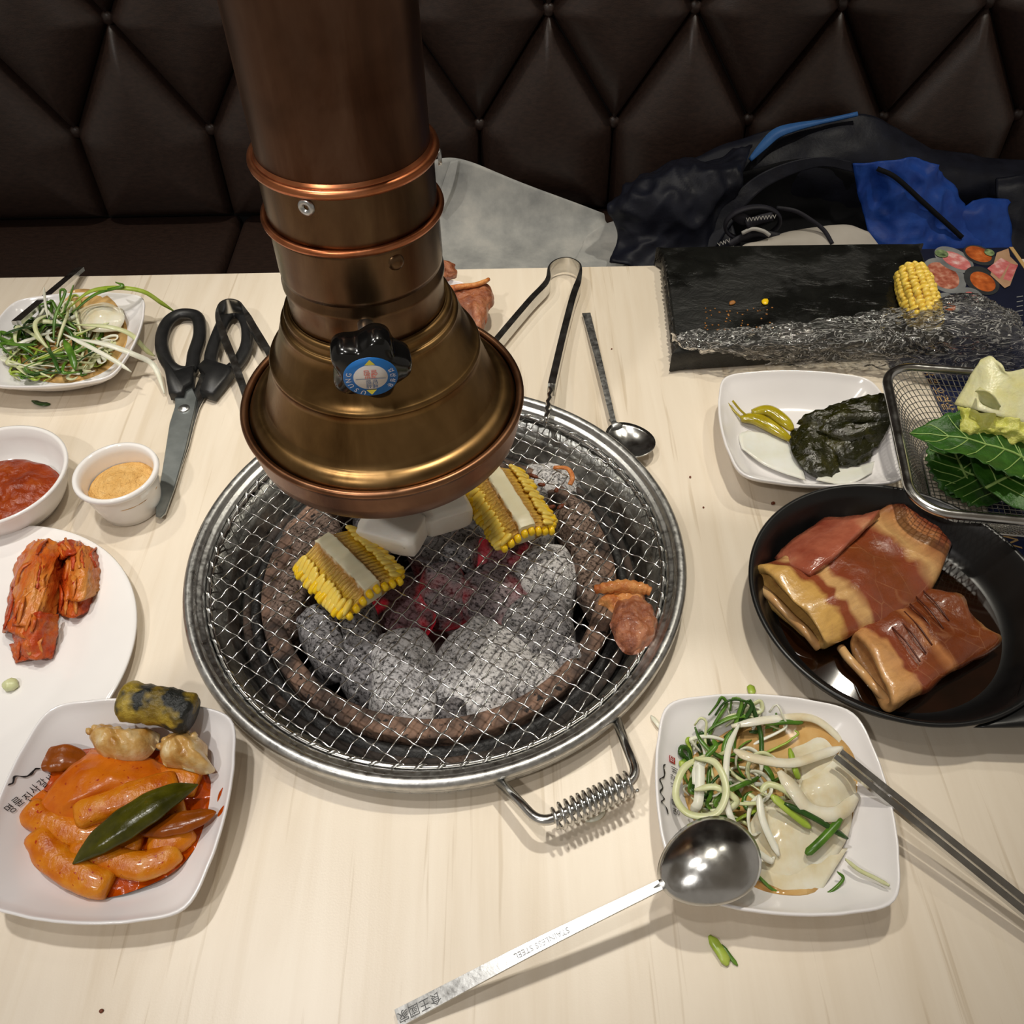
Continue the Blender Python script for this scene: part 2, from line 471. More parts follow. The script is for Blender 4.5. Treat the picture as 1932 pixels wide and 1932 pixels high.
# --- food
n = N('corn_cut_face')
yy = n.math('ABSOLUTE', n.sep('Y')); rib = n.wave(92, 2.6, 3, 3.0); yy = n.math('ADD', yy, n.math('MULTIPLY', n.math('SUBTRACT', n.noise(180, 3), .5), .003))
c = n.ramp(n.math('MULTIPLY', yy, 40.0), [(.0, (236, 226, 190)), (.235, (238, 230, 198)), (.275, (190, 138, 66)), (.37, (214, 170, 88)), (.52, (230, 190, 90)), (.72, (238, 196, 40)), (.9, (240, 196, 10))])
side = n.ramp(n.math('MULTIPLY', yy, 40.0), [(.26, 0.0), (.34, 1.0)])
c = n.mix(n.math('MULTIPLY', n.ramp(rib, [(.0, .5), (.5, 0.0)]), side), c, (184, 126, 44))
n.bump(n.math('MULTIPLY', rib, side), .8, .0018)
MT['corn_cut'] = n.set(c, .4, 0, .5, sss=.08)
MT['kernel'] = simple('corn_kernel', [(.3, (240, 190, 12)), (.7, (250, 212, 40))], 120, rough=.28, sss=.15, spec=.5)
MT['kernel_pale'] = simple('pale_corn_kernel', [(.3, (238, 198, 60)), (.7, (246, 220, 118))], 120, rough=.32, sss=.15, spec=.5)
MT['cob'] = simple('corn_cob', [(.3, (222, 190, 110)), (.7, (238, 214, 150))], 160, rough=.5, bump=(400, .4, .001))
MT['mushroom'] = simple('white_mushroom', [(.4, (240, 235, 226)), (.75, (232, 222, 206))], 40, rough=.45, sss=.1, bump=(300, .2, .0006), speck=[(55, .66, .74, (120, 78, 40))])
def grilled(name, a, b, c_, d):
    n = N(name); k = n.noise(75, 7, .65, .8)
    col = n.ramp(k, [(.28, a), (.42, b), (.58, c_), (.75, d)])
    n.bump(n.noise(260, 6, .65), .7, .0025)
    return n.set(col, n.ramp(n.noise(150, 3), [(.35, .18), (.65, .45)]), 0, .6, .25)
MT['meat_cooked'] = grilled('browned_pork', (78, 36, 18), (138, 74, 44), (172, 108, 72), (194, 138, 100))
MT['meat_fat'] = grilled('browned_fat', (124, 58, 24), (190, 104, 44), (220, 146, 76), (232, 176, 110))
MT['char_bit'] = simple('burnt_bit', [(.3, (60, 26, 14)), (.7, (150, 72, 34))], 200, rough=.4, bump=(500, .5, .001))
# raw marinated pork: coloured along its length from the cut end
def raw_pork(name, stops, ln):
    n = N(name); x = n.sep('X')
    w = n.math('MULTIPLY', n.math('SUBTRACT', n.noise(30, 2, .5, .8), .5), .034)
    t = n.math('MULTIPLY', n.math('ADD', x, w), 1.0 / ln)
    col = n.ramp(t, stops)
    vein = n.ramp(n.voronoi(62, n.mapped((1, .55, 1), rot=(0, 0, .4)), 'DISTANCE_TO_EDGE'), [(.0, .35), (.02, 0.0)])
    col = n.mix(n.math('MULTIPLY', vein, n.ramp(n.noise(30, 2), [(.45, 0.0), (.65, 1.0)])), col, (206, 150, 106))
    fib = n.noise(150, 4, .6, .5, n.mapped((.4, 1.6, 1)))
    col = n.mix(n.ramp(fib, [(.40, 0.0), (.8, .30)]), col, (92, 40, 18))
    n.bump(n.noise(180, 5, .6), .4, .0016)
    return n.set(col, n.ramp(n.noise(120, 3), [(.35, .14), (.7, .36)]), 0, .6, .35)
CREAM = (222, 176, 116); RED = (144, 70, 44); BRN = (132, 68, 32); PNK = (176, 98, 70)
MT['pork1'] = raw_pork('raw_pork_marinated', [(0, (226, 180, 104)), (.09, (224, 176, 98)), (.125, (150, 76, 44)), (.165, (150, 76, 48)), (.19, CREAM), (.235, CREAM), (.28, RED), (.5, BRN), (.63, RED), (.71, CREAM), (.79, (206, 146, 92)), (.87, RED), (1, PNK)], .150)
MT['pork2'] = raw_pork('raw_pork_marinated_dark', [(0, (222, 168, 108)), (.12, (214, 154, 96)), (.15, RED), (.34, BRN), (.42, (196, 130, 80)), (.47, (118, 56, 26)), (.72, BRN), (.80, CREAM), (.86, (150, 84, 44)), (1, BRN)], .125)
MT['pork_inner'] = simple('pork_fat_inside', [(.3, (206, 150, 92)), (.7, (226, 186, 130))], 60, rough=.25, coat=.3)
MT['marinade'] = simple('soy_marinade', [(.3, (20, 9, 3)), (.7, (38, 17, 6))], 30, rough=.06, spec=.6)
MT['pan_black'] = simple('black_nonstick', [(.3, (13, 13, 14)), (.7, (20, 20, 21))], 60, rough=.34, spec=.5, bump=(900, .06, .0003))
# tteokbokki
MT['red_sauce'] = simple('gochujang_sauce', [(.3, (166, 58, 0)), (.7, (188, 78, 2))], 60, rough=.14, spec=.35, bump=(140, .25, .002))
MT['rice_cake'] = simple('sauced_rice_cake', [(.3, (184, 86, 4)), (.5, (206, 118, 12)), (.68, (216, 142, 36)), (.82, (226, 172, 88))], 70, 6, rough=.26, spec=.35, coat=.12, bump=(320, .45, .0014), speck=[(300, .66, .70, (170, 50, 10))])
MT['fish_cake'] = simple('sauced_fish_cake', [(.3, (182, 74, 2)), (.55, (208, 112, 14)), (.75, (196, 84, 8))], 46, 6, rough=.28, spec=.35, coat=.10, bump=(110, .35, .002), speck=[(300, .64, .70, (160, 44, 10)), (24, .62, .74, (190, 50, 24))])
MT['pepper_green'] = simple('cooked_green_pepper', [(.3, (46, 46, 4)), (.6, (76, 74, 10)), (.8, (112, 84, 10))], 70, rough=.22, spec=.4, bump=(260, .3, .001), stretch=(1, 1, 1))
MT['pepper_red'] = simple('sauced_pepper', [(.3, (120, 58, 4)), (.6, (150, 74, 6)), (.8, (98, 76, 8))], 60, rough=.22, spec=.4, bump=(200, .3, .001))
MT['dumpling'] = simple('fried_dumpling', [(.3, (172, 118, 46)), (.46, (206, 164, 96)), (.62, (222, 196, 146)), (.8, (228, 208, 170))], 85, 6, rough=.3, spec=.5, bump=(300, .5, .0012), coat=.2)
MT['seaweed_roll'] = simple('fried_seaweed_roll', [(.32, (120, 96, 18)), (.52, (170, 144, 44)), (.75, (196, 170, 78))], 60, 6, rough=.4, bump=(300, .8, .002), speck=[(38, .46, .53, (28, 30, 26))])
MT['paste'] = simple('ssamjang_paste', [(.3, (118, 38, 8)), (.55, (144, 54, 12)), (.8, (164, 76, 20))], 70, 6, rough=.22, spec=.35, bump=(170, .6, .003))
MT['powder'] = simple('soybean_powder', [(.3, (222, 172, 100)), (.6, (236, 190, 120)), (.8, (240, 204, 146))], 120, 6, rough=.95, bump=(420, 1.0, .003), spec=.1)
MT['kimchi'] = simple('kimchi_leaf', [(.28, (150, 46, 8)), (.42, (190, 82, 20)), (.56, (206, 126, 50)), (.72, (214, 160, 92)), (.85, (176, 64, 16))], 46, 6, rough=.24, spec=.45, stretch=(1, .35, 1), bump=(260, .8, .002), speck=[(420, .66, .70, (150, 20, 4))])
MT['kimchi_red'] = simple('kimchi_red_leaf', [(.28, (140, 30, 6)), (.5, (184, 66, 18)), (.72, (204, 116, 50))], 50, 6, rough=.24, spec=.45, bump=(280, .8, .002))
MT['scallion_green'] = simple('scallion_green', [(.3, (48, 84, 18)), (.55, (86, 128, 36)), (.8, (128, 160, 66))], 60, rough=.3, spec=.5)
MT['scallion_dark'] = simple('scallion_dark_green', [(.3, (30, 58, 18)), (.7, (54, 92, 30))], 60, rough=.25, spec=.5)
MT['scallion_pale'] = simple('scallion_pale', [(.3, (196, 200, 140)), (.7, (220, 222, 184))], 60, rough=.3, sss=.1)
MT['scallion_white'] = simple('scallion_white', [(.3, (224, 222, 200)), (.7, (238, 236, 222))], 60, rough=.28, sss=.1)
MT['scallion_lime'] = simple('scallion_lime', [(.3, (136, 164, 40)), (.7, (180, 196, 90))], 60, rough=.3)
n = N('translucent_onion'); n.bump(n.noise(60, 4, .5, .5, n.mapped((1, .25, 1))), .35, .002)
MT['onion'] = n.set(n.ramp(n.noise(45, 4), [(.3, (222, 204, 162)), (.55, (238, 230, 206)), (.75, (244, 242, 232))]), .16, 0, .5, .3, .1, trans=.15, ior=1.2)
MT['soy_dressing'] = simple('soy_dressing', [(.3, (186, 136, 70)), (.7, (216, 180, 122))], 40, rough=.05, spec=.6)
MT['pickled_leaf'] = simple('pickled_perilla', [(.3, (16, 18, 5)), (.55, (40, 40, 11)), (.8, (66, 62, 18))], 60, 6, rough=.18, spec=.6, bump=(130, .8, .003))
MT['pickled_pepper'] = simple('pickled_pepper', [(.3, (146, 128, 14)), (.6, (176, 160, 32)), (.8, (160, 112, 20))], 60, rough=.12, spec=.6, coat=.3, bump=(120, .3, .002))
n = N('pickled_radish_slice')
MT['radish'] = n.set(n.ramp(n.noise(50, 3), [(.3, (232, 230, 214)), (.7, (242, 242, 236))]), .12, 0, .5, .3, .1, trans=.12, ior=1.2)
n = N('perilla_leaf'); v = n.mapped((1, 1, 1))
MT['perilla'] = simple('perilla_green', [(.3, (28, 66, 16)), (.55, (46, 92, 24)), (.8, (70, 118, 40))], 70, 5, rough=.4, spec=.4, bump=(220, .6, .0018))
MT['vein'] = simple('leaf_vein', (150, 182, 100), rough=.45)
MT['napa'] = simple('napa_leaf', [(.3, (232, 226, 150)), (.5, (232, 230, 186)), (.75, (240, 238, 216))], 30, 5, rough=.3, spec=.5, sss=.1, bump=(140, .5, .0025))
MT['napa_yellow'] = simple('napa_frill', [(.3, (206, 208, 86)), (.6, (226, 224, 128)), (.8, (236, 234, 170))], 60, 5, rough=.3, spec=.5, sss=.1, bump=(240, .8, .002))
# --- slate, film, menus, cloth
n = N('black_slate'); v = n.mapped((.8, 1, 1), rot=(0, 0, .1))
k = n.noise(46, 6, .62, .6, v); c = n.ramp(k, [(.3, (10, 11, 10)), (.7, (26, 27, 25))])
wet = n.ramp(n.noise(11, 4), [(.44, .5), (.54, .10)])
n.bump(k, .7, .004)
MT['slate'] = n.set(c, wet, 0, .5)
MT['slate_side'] = simple('slate_edge', [(.3, (20, 19, 18)), (.7, (48, 44, 40))], 60, rough=.6, bump=(120, .8, .003))
n = N('cling_film')
tr = n.new('ShaderNodeBsdfTransparent'); gl = n.new('ShaderNodeBsdfGlossy'); gl.inputs['Roughness'].default_value = .07; df = n.new('ShaderNodeBsdfDiffuse'); df.inputs['Color'].default_value = (.8, .79, .76, 1)
tr.inputs['Color'].default_value = (.93, .93, .92, 1)
fr = n.new('ShaderNodeFresnel'); fr.inputs['IOR'].default_value = 1.55; mx = n.new('ShaderNodeMixShader'); mx2 = n.new('ShaderNodeMixShader')
n.link(n.ramp(n.noise(46, 3, .65, 1.6, n.mapped((.28, 1, 1), rot=(0, 0, .12))), [(.40, .02), (.425, .35), (.44, .03), (.487, .03), (.50, .75), (.513, .04), (.58, .05), (.595, .55), (.61, .03), (.68, .02), (.69, .3), (.70, .02)]), mx2.inputs[0]); n.link(tr.outputs[0], mx2.inputs[1]); n.link(df.outputs[0], mx2.inputs[2])  # white streaks painted into the film stand in for glints on its creases
fac = n.math('ADD', n.math('MULTIPLY', fr.outputs[0], 1.1), .02); n.link(fac, mx.inputs[0]); n.link(mx2.outputs[0], mx.inputs[1]); n.link(gl.outputs[0], mx.inputs[2]); n.link(mx.outputs[0], n.out.inputs['Surface'])
bmp = n.new('ShaderNodeBump'); bmp.inputs['Strength'].default_value = 1.0; bmp.inputs['Distance'].default_value = .006
n.link(n.noise(70, 3, .6, 1.5, n.mapped((.4, 1, 1), rot=(0, 0, .15))), bmp.inputs['Height']); n.link(bmp.outputs[0], gl.inputs['Normal']); n.link(bmp.outputs[0], fr.inputs['Normal'])
MT['film'] = n.m
MT['navy_card'] = simple('navy_printed_card', [(.3, (16, 20, 40)), (.7, (20, 25, 48))], 30, rough=.35)
MT['navy_mat'] = simple('blue_printed_mat', [(.3, (14, 24, 60)), (.7, (18, 30, 72))], 30, rough=.4)
MT['print_white'] = simple('print_white', (226, 224, 220), rough=.4)
MT['print_tan'] = simple('print_tan', (196, 160, 106), rough=.4)
MT['print_plate'] = simple('print_grey_plate', [(.3, (96, 98, 100)), (.7, (140, 142, 142))], 40, rough=.35)
MT['print_dark'] = simple('print_dark_plate', [(.3, (38, 40, 42)), (.7, (60, 62, 64))], 40, rough=.35)
MT['print_meat'] = simple('print_meat', [(.3, (120, 56, 40)), (.5, (170, 96, 76)), (.75, (214, 168, 144))], 120, rough=.35)
MT['print_pink'] = simple('print_pink_meat', [(.3, (178, 76, 80)), (.5, (206, 120, 118)), (.75, (232, 208, 204))], 90, rough=.35)
MT['print_orange'] = simple('print_orange_meat', [(.3, (140, 62, 22)), (.6, (196, 100, 44)), (.8, (222, 150, 90))], 110, rough=.35)
MT['print_wood'] = simple('print_wood_board', [(.3, (166, 128, 98)), (.7, (190, 154, 124))], 40, rough=.35)
MT['print_green'] = simple('print_herb', [(.3, (40, 60, 36)), (.7, (150, 170, 120))], 160, rough=.35)
def cloth(name, a, b, rough, bsc, bst, sheen=.0):
    n = N(name); col = n.ramp(n.noise(40, 4), [(.3, a), (.7, b)]); n.bump(n.noise(bsc, 4, .6), bst, .002)
    return n.set(col, rough, 0, .35, sheen=sheen)
MT['navy'] = cloth('navy_nylon', (17, 19, 31), (28, 31, 45), .5, 120, .25)
MT['black_lining'] = cloth('black_lining', (7, 8, 13), (12, 13, 18), .8, 200, .2)
MT['blue'] = cloth('blue_nylon', (24, 62, 150), (38, 86, 182), .5, 150, .25)
MT['blue_trim'] = cloth('light_blue_trim', (58, 112, 186), (72, 128, 200), .5, 150, .2)
n = N('white_nonwoven'); c = n.ramp(n.noise(17, 6, .62), [(.30, (170, 172, 172)), (.52, (204, 205, 202)), (.72, (232, 230, 224))]); n.bump(n.noise(300, 3), .12, .001)
MT['nonwoven'] = n.set(c, .7, 0, .3)
MT['white_vinyl'] = simple('cream_vinyl', [(.3, (216, 208, 196)), (.7, (228, 221, 210))], 20, rough=.5)
MT['strap'] = simple('dark_grey_strap', [(.3, (34, 34, 44)), (.7, (48, 47, 58))], 80, rough=.6)
MT['black_plastic'] = simple('black_handle_plastic', [(.3, (18, 18, 19)), (.7, (30, 30, 31))], 120, rough=.42, bump=(700, .15, .0005))
MT['blade'] = simple('scissor_blade_steel', [(.3, (140, 146, 146)), (.7, (176, 182, 182))], 50, rough=.42, metal=1, bump=(500, .06, .0004))
MT['speck'] = simple('brown_crumb', [(.3, (110, 66, 30)), (.7, (190, 130, 60))], 200, rough=.6)

# ================================================================ the room
def box(x0, x1, y0, y1, z0, z1, b=.002):
    return slab([Vector((x0, y0, 0)), Vector((x1, y0, 0)), Vector((x1, y1, 0)), Vector((x0, y1, 0))], z0, z1, b)
FLOOR = -0.74
tag(obj('floor', box(-2.2, 2.2, -2.0, 1.4, FLOOR - .05, FLOOR), MT['floor'], smooth=False), kind='structure')
tag(obj('wall_back', box(-2.2, 2.2, 1.22, 1.32, FLOOR, CEIL), MT['wall'], smooth=False), kind='structure')
tag(obj('ceiling', box(-2.2, 2.2, -2.0, 1.4, CEIL, CEIL + .05), MT['ceiling'], smooth=False), kind='structure')

# ---------------------------------------------------------------- table with a round hole for the fire bowl
TX0, TX1, TY0, TY1 = -0.80, 0.80, -0.62, 0.391
HOLE = 0.156
table = thing('dining_table', 'pale wood-print restaurant table with a round grill set into it', 'table', (0, 0, FLOOR))
def tabletop():
    n = 96; ang = [2 * PI * k / n for k in range(n)]
    for cx, cy in ((TX0, TY0), (TX1, TY0), (TX1, TY1), (TX0, TY1)):
        a = math.atan2(cy, cx) % (2 * PI); j = min(range(n), key=lambda i: abs(ang[i] - a)); ang[j] = a
    ang.sort(); outer = []; inner = []
    for a in ang:
        dx, dy = math.cos(a), math.sin(a)
        t = min((TX1 / dx if dx > 1e-9 else TX0 / dx if dx < -1e-9 else 1e9), (TY1 / dy if dy > 1e-9 else TY0 / dy if dy < -1e-9 else 1e9))
        outer.append((dx * t, dy * t)); inner.append((dx * HOLE, dy * HOLE))
    zs = lambda L, z, k=1.0: [Vector((x * k, y * k, z)) for x, y in L]
    return loft([zs(inner, -.03), zs(inner, 0), zs(outer, 0, .9985), zs(outer, -.0012), zs(outer, -.0288), zs(outer, -.03, .9985), zs(inner, -.03)], True)
o = obj('tabletop', tabletop(), MT['table'], table); recalc(o); sharp(o, 25)
for x in (-.55, .55):
    obj('leg', box(x - .03, x + .03, -.15, -.09, FLOOR + .012, -.03), MT['black_metal'], table, smooth=False)
    obj('foot', box(x - .05, x + .05, -.42, .18, FLOOR, FLOOR + .014), MT['black_metal'], table, smooth=False)

# ---------------------------------------------------------------- booth bench: tufted back of diamond panels, buttons, seat cushions
booth = thing('booth_bench', 'dark brown leatherette booth bench with diamond-tufted buttoned back', 'bench', (0, 1.05, FLOOR))
BY = 1.035; SP = 0.2212; X0 = 0.0135; Z1, Z2 = -0.148, 0.021; DZ = Z2 - Z1; GAP = -0.300
def bpt(x, z): return Vector((x, BY + max(0, (z - GAP)) * .04, z))
def dome(poly, H, n=60, rings=11):
    """a stuffed panel over a flat outline in the x-z plane, bulging towards the table"""
    P = []
    for i in range(len(poly)):
        a, b = poly[i], poly[(i + 1) % len(poly)]
        m = max(2, int(n * ((b - a).length) / sum((poly[(k + 1) % len(poly)] - poly[k]).length for k in range(len(poly)))))
        for k in range(m):
            P.append(a.lerp(b, k / m))
    c = sum(P, Vector()) / len(P); loops = []
    for k in range(rings):
        t = 1 - (k / rings) ** 1.5
        loops.append([c + (v - c) * (t * .992) - Vector((0, H * (1 - t ** 3.2) ** .62, 0)) for v in P])
    V, F = loft(loops, True); V.append(c - Vector((0, H, 0))); o_ = (rings - 1) * len(P)
    for j in range(len(P)): F.append((o_ + j, o_ + (j + 1) % len(P), len(V) - 1))
    return V, F
obj('back_board', box(-1.12, 1.12, BY + .05, BY + .12, FLOOR, .56), MT['seam'], booth, smooth=False)
o = obj('back_padding', loft([[Vector((x, BY + dy_ + max(0, z - GAP) * .04, z)) for x, z in ((-1.12, GAP - .04), (1.12, GAP - .04), (1.12, .56), (-1.12, .56))] for dy_ in (.003, .05)], True, True, True), MT['seam'], booth, smooth=False)
for k in range(-5, 5):                                       # lowest row: house-shaped panels between vertical seams
    xa = X0 + SP * k; xb = xa + SP; xm = (xa + xb) / 2
    obj('tufted_panel', dome([bpt(xa, GAP), bpt(xb, GAP), bpt(xb, Z1), bpt(xm, Z2), bpt(xa, Z1)], .046), MT['leather'], booth)
diamond = None
for row in range(3):
    zc = Z1 + DZ * (row + 1)
    for k in range(-5, 6):
        xc = X0 + SP * k + (0 if row % 2 == 0 else SP / 2)
        if abs(xc) > 1.04: continue
        obj('tufted_panel', dome([bpt(xc, zc - DZ), bpt(xc + SP / 2, zc), bpt(xc, zc + DZ), bpt(xc - SP / 2, zc)], .046), MT['leather'], booth)
btn = None
for row in range(4):
    z = Z1 + DZ * row
    for k in range(-5, 6):
        x = X0 + SP * k + (0 if row % 2 == 0 else SP / 2)
        if abs(x) > 1.02: continue
        p = bpt(x, z)
        if btn is None:
            bb = obj('button', blob((0, 0, 0), (.0100, .007, .0100), sub=3, amp=0), MT['leather'], None, origin=(0, 0, 0)); btn = bb
            bb.parent = booth; bb.location = p - Vector((0, .008, 0)) - base_of(booth)
        else:
            like(btn, booth, Matrix.Translation(p - Vector((0, .008, 0)) - base_of(booth)))
def cushion(x0, x1, y0, y1, z0, z1, r=.022):
    P = [Vector((x0, y0, 0)), Vector((x1, y0, 0)), Vector((x1, y1, 0)), Vector((x0, y1, 0))]
    loops = []
    for k in range(7):
        a = PI / 2 * k / 6; q = resample(offset2(P, r * (1 - math.sin(a))), 80)
        loops.append([Vector((v.x, v.y, z1 - r + r * math.sin(PI / 2 - a) if False else z1 - r * (1 - math.cos(PI / 2 - a) if False else math.sin(a)) if False else z0)) for v in q])
    loops = [[Vector((v.x, v.y, z0)) for v in resample(P, 80)]]
    for k in range(7):
        a = PI / 2 * k / 6
        loops.append([Vector((v.x, v.y, z1 - r + r * math.sin(a))) for v in resample(offset2(P, r * (1 - math.cos(a))), 80)])
    return loft(loops, True, True, True)
SEAMX = aty(425, 480, .9).x
edges = [-1.12, SEAMX - .62, SEAMX, SEAMX + .62, 1.12]
for a, b in zip(edges[:-1], edges[1:]):
    obj('seat_cushion', cushion(a + .001, b - .001, .60, BY + .012, GAP - .12, GAP - .004), MT['leather'], booth)
obj('seat_base', box(-1.12, 1.12, .64, BY + .06, FLOOR, GAP - .12), MT['seam'], booth, smooth=False)

# ================================================================ copper exhaust hood hanging over the grill
HX, HY = -0.0232, 0.0152; HC = (HX, HY)
hood = thing('exhaust_hood', 'aged copper exhaust pipe with bell-shaped hood hanging over the charcoal grill', 'exhaust hood', (HX, HY, 0.13))
def part_lathe(name, prof, mat, n=96, parent=None):
    o = obj(name, lathe(HC, prof, n), MT[mat], parent or hood); recalc(o); return o
part_lathe('pipe', [(.0422, CEIL), (.0422, .60), (.0422, .45), (.0422, .318), (.0422, .300), (.0412, .300), (.0412, CEIL)], 'copper_pipe')
def arc(R, z, r, a0, a1, n=8):
    return [(R + r * math.cos(math.radians(a0 + (a1 - a0) * k / (n - 1))), z + r * math.sin(math.radians(a0 + (a1 - a0) * k / (n - 1)))) for k in range(n)]
up = part_lathe('upper_collar', [(.0424, .296), (.0424, .314), (.0430, .3158)] + [(.0430, .3150), (.0433, .310), (.0433, .284), (.0431, .274), (.0424, .274), (.0424, .296)], 'copper_collar')
part_lathe('rolled_rim', arc(.0441, .3155, .0024, 0, 360, 14), 'copper_bright', parent=up)
part_lathe('inner_lip', [(.0423, .3195), (.0432, .3185), (.0440, .3172), (.0438, .3160), (.0424, .3168), (.0423, .3195)], 'copper_bright', parent=up)
lo = part_lathe('lower_collar', [(.0434, .270), (.0434, .282), (.0441, .2845), (.0441, .2815), (.0437, .278), (.0437, .2565), (.0433, .2535), (.0427, .2535), (.0434, .270)], 'copper_collar')
part_lathe('rolled_rim', arc(.0448, .2855, .0019, 0, 360, 14), 'copper_bright', parent=lo)
part_lathe('neck', [(.0432, .258), (.0432, .2505), (.0440, .2485), (.0440, .2462), (.0430, .2440), (.0430, .232), (.0436, .2255), (.0428, .2255), (.0424, .24), (.0424, .258), (.0432, .258)], 'copper_collar')
cone_prof = [(.0434, .2290)] + arc(.0447, .2270, .0024, 130, -20, 7) + [(.0470, .2235)] + arc(.0480, .2205, .0022, 110, -30, 7)
cone_prof += [(.0520, .2150), (.0560, .2035)] + arc(.0590, .1955, .0028, 80, -40, 7) + [(.0620, .1900), (.0660, .1790), (.0695, .1690), (.0706, .1662)]
cone_prof += [(.0722, .1650)] + arc(.0722, .1545, .0100, 88, -88, 14) + [(.0700, .1440), (.0680, .150), (.066, .166), (.056, .195), (.044, .224), (.0434, .2290)]
part_lathe('hood_cone', cone_prof, 'copper_cone', 128)
pan_prof = [(.0836, .1600)] + arc(.0842, .1600, .0024, 150, -60, 9) + [(.0850, .1565), (.0838, .1460), (.0820, .1390), (.0800, .1362), (.0700, .1355), (.0660, .1365), (.0645, .1400), (.0640, .1400), (.0648, .1352), (.0700, .1343), (.0795, .1350)]
pan_prof = [(.0640, .1420), (.0650, .1370), (.0700, .1350), (.0790, .1352), (.0812, .1370), (.0828, .1440), (.0838, .1560)] + arc(.0848, .1585, .0025, 200, -70, 11) + [(.0853, .1545), (.0848, .1450), (.0832, .1370), (.0808, .1338), (.0700, .1332), (.0640, .1352), (.0632, .1420), (.0640, .1420)]
part_lathe('drip_pan', pan_prof, 'copper_pan', 128)
for a in (-160, -100, -20, 60, 130):                         # little brackets that carry the pan
    ca, sa = math.cos(math.radians(a)), math.sin(math.radians(a))
    P = [Vector((HX + ca * r, HY + sa * r, z)) for r, z in ((.0775, .150), (.0800, .146), (.0835, .148))]
    obj('pan_bracket', strip(P, .008, .0008), MT['copper_cone'], hood)
def on_hood(px, py, R):
    """the point of a photo pixel on the hood's cylinder of radius R"""
    d = ray(px, py); ox, oy = CAM.x - HX, CAM.y - HY
    a = d.x ** 2 + d.y ** 2; b = 2 * (ox * d.x + oy * d.y); c_ = ox * ox + oy * oy - R * R
    t = (-b - math.sqrt(max(0, b * b - 4 * a * c_))) / (2 * a); return CAM + d * t
def disc_on(c, nrm, prof, n=32):
    """lathe along an outward normal"""
    nrm = Vector(nrm).normalized(); q = nrm.to_track_quat('Z', 'Y').to_matrix().to_4x4()
    V, F = lathe((0, 0), prof, n, False, True)
    return xform((V, F), Matrix.Translation(c) @ q)
for px, py, R, nm, prof, mt in ((578, 391, .0433, 'rivet', [(.0042, -.0008), (.0040, .0007), (.0030, .0012), (.0016, .0010), (.0014, -.0002), (.0004, -.0002)], 'alu'),
                                (748, 495, .0437, 'screw', [(.0045, -.0006), (.0040, .0006), (.0026, .0013), (.0008, .0014)], 'copper_collar'),
                                (829, 296, .0433, 'rivet', [(.0040, -.0008), (.0038, .0007), (.0028, .0012), (.0006, .0010)], 'alu')):
    p = on_hood(px, py, R); obj(nm, disc_on(p, (p.x - HX, p.y - HY, 0), prof), MT[mt], hood)
# --- damper knob: five-lobed, on a short threaded stem, with a round printed sticker
kp = on_hood(690, 612, .0432); ka = Vector((kp.x - HX, kp.y - HY, 0)).normalized(); ka = (ka + Vector((.06, -.2, -.16))).normalized()
KQ = ka.to_track_quat('Z', 'Y').to_matrix().to_4x4()
KM = Matrix.Translation(kp) @ KQ                              # local +z points out of the hood, local y up
knob = obj('damper_knob', ([], []), MT['knob'], hood)
def knob_loop(r, z, lobes=5, depth=.22, n=100, ph=.32):
    L = []
    for k in range(n):
        a = 2 * PI * k / n; c_ = math.cos(lobes * a + ph); f = 1 - depth * (.5 - .5 * c_) ** 1.25
        L.append(KM @ Vector((math.cos(a) * r * f * .95, math.sin(a) * r * f * .95, z + .008)))
    return L
loops = [knob_loop(.010, .0102, depth=0)] + [knob_loop(r, z, depth=d) for r, z, d in ((.0185, .0105, .16), (.0215, .0120, .22), (.0222, .0160, .24), (.0222, .0225, .24), (.0212, .0255, .23), (.0190, .0270, .18))] + [knob_loop(r, z, depth=d) for r, z, d in ((.0150, .0274, .0), (.0140, .0284, 0), (.0100, .0284, 0), (.0010, .0284, 0))]
V, F = loft(loops, True, True, True)
bpy.data.objects.remove(knob, do_unlink=True)
knob = obj('damper_knob', (V, F), MT['knob'], hood); sharp(knob, 60)
obj('knob_stem', tube([KM @ Vector((0, 0, z)) for z in (-.004, .006, .0205)], .0042, 20), MT['alu'], hood)
ZK = .0368
def flat_disc(r0, r1, z, n=48):
    return xform(lathe((0, 0), [(r1, z - .0003), (r1, z), (r0, z)] if r0 else [(r1, z - .0003), (r1, z), (.0002, z)], n, False, r0 == 0), KM)
KS = Matrix.Rotation(math.radians(-4), 4, 'Z')
obj('sticker', flat_disc(0, .0134, ZK), MT['sticker_blue'], knob)
obj('sticker_centre', flat_disc(0, .0084, ZK + .0003), MT['sticker_white'], knob)
for sgn in (1, -1):
    P = [Vector((-.0026, sgn * .0088, 0)), Vector((.0026, sgn * .0088, 0)), Vector((0, sgn * .0124, 0))]
    if sgn < 0: P.reverse()
    obj('sticker_arrow', xform(([Vector((p.x, p.y, ZK + .0004)) for p in P], [(0, 1, 2)]), KM @ KS), MT['sticker_yellow'], knob)
def knob_text(s, size, x, y, rz, mt):
    T = KM @ KS @ Matrix.Translation((x, y, ZK + .0006)) @ Matrix.Rotation(rz, 4, 'Z')
    obj('sticker_lettering', xform(text_vf(s, size), T), MT[mt], knob, smooth=False)
knob_text('열림', .0040, 0, .0040, PI, 'sticker_red'); knob_text('개방', .0034, 0, .0012, PI, 'sticker_red')
knob_text('닫힘', .0034, .0005, -.0028, PI, 'sticker_ink'); knob_text('폐쇄', .0034, .0005, -.0058, PI, 'sticker_ink')
for i, ch in enumerate('USUNG'):
    a = math.radians(248 - 21 * i); knob_text(ch, .0038, math.cos(a) * .0108, math.sin(a) * .0108, a + PI / 2 + PI, 'sticker_white')
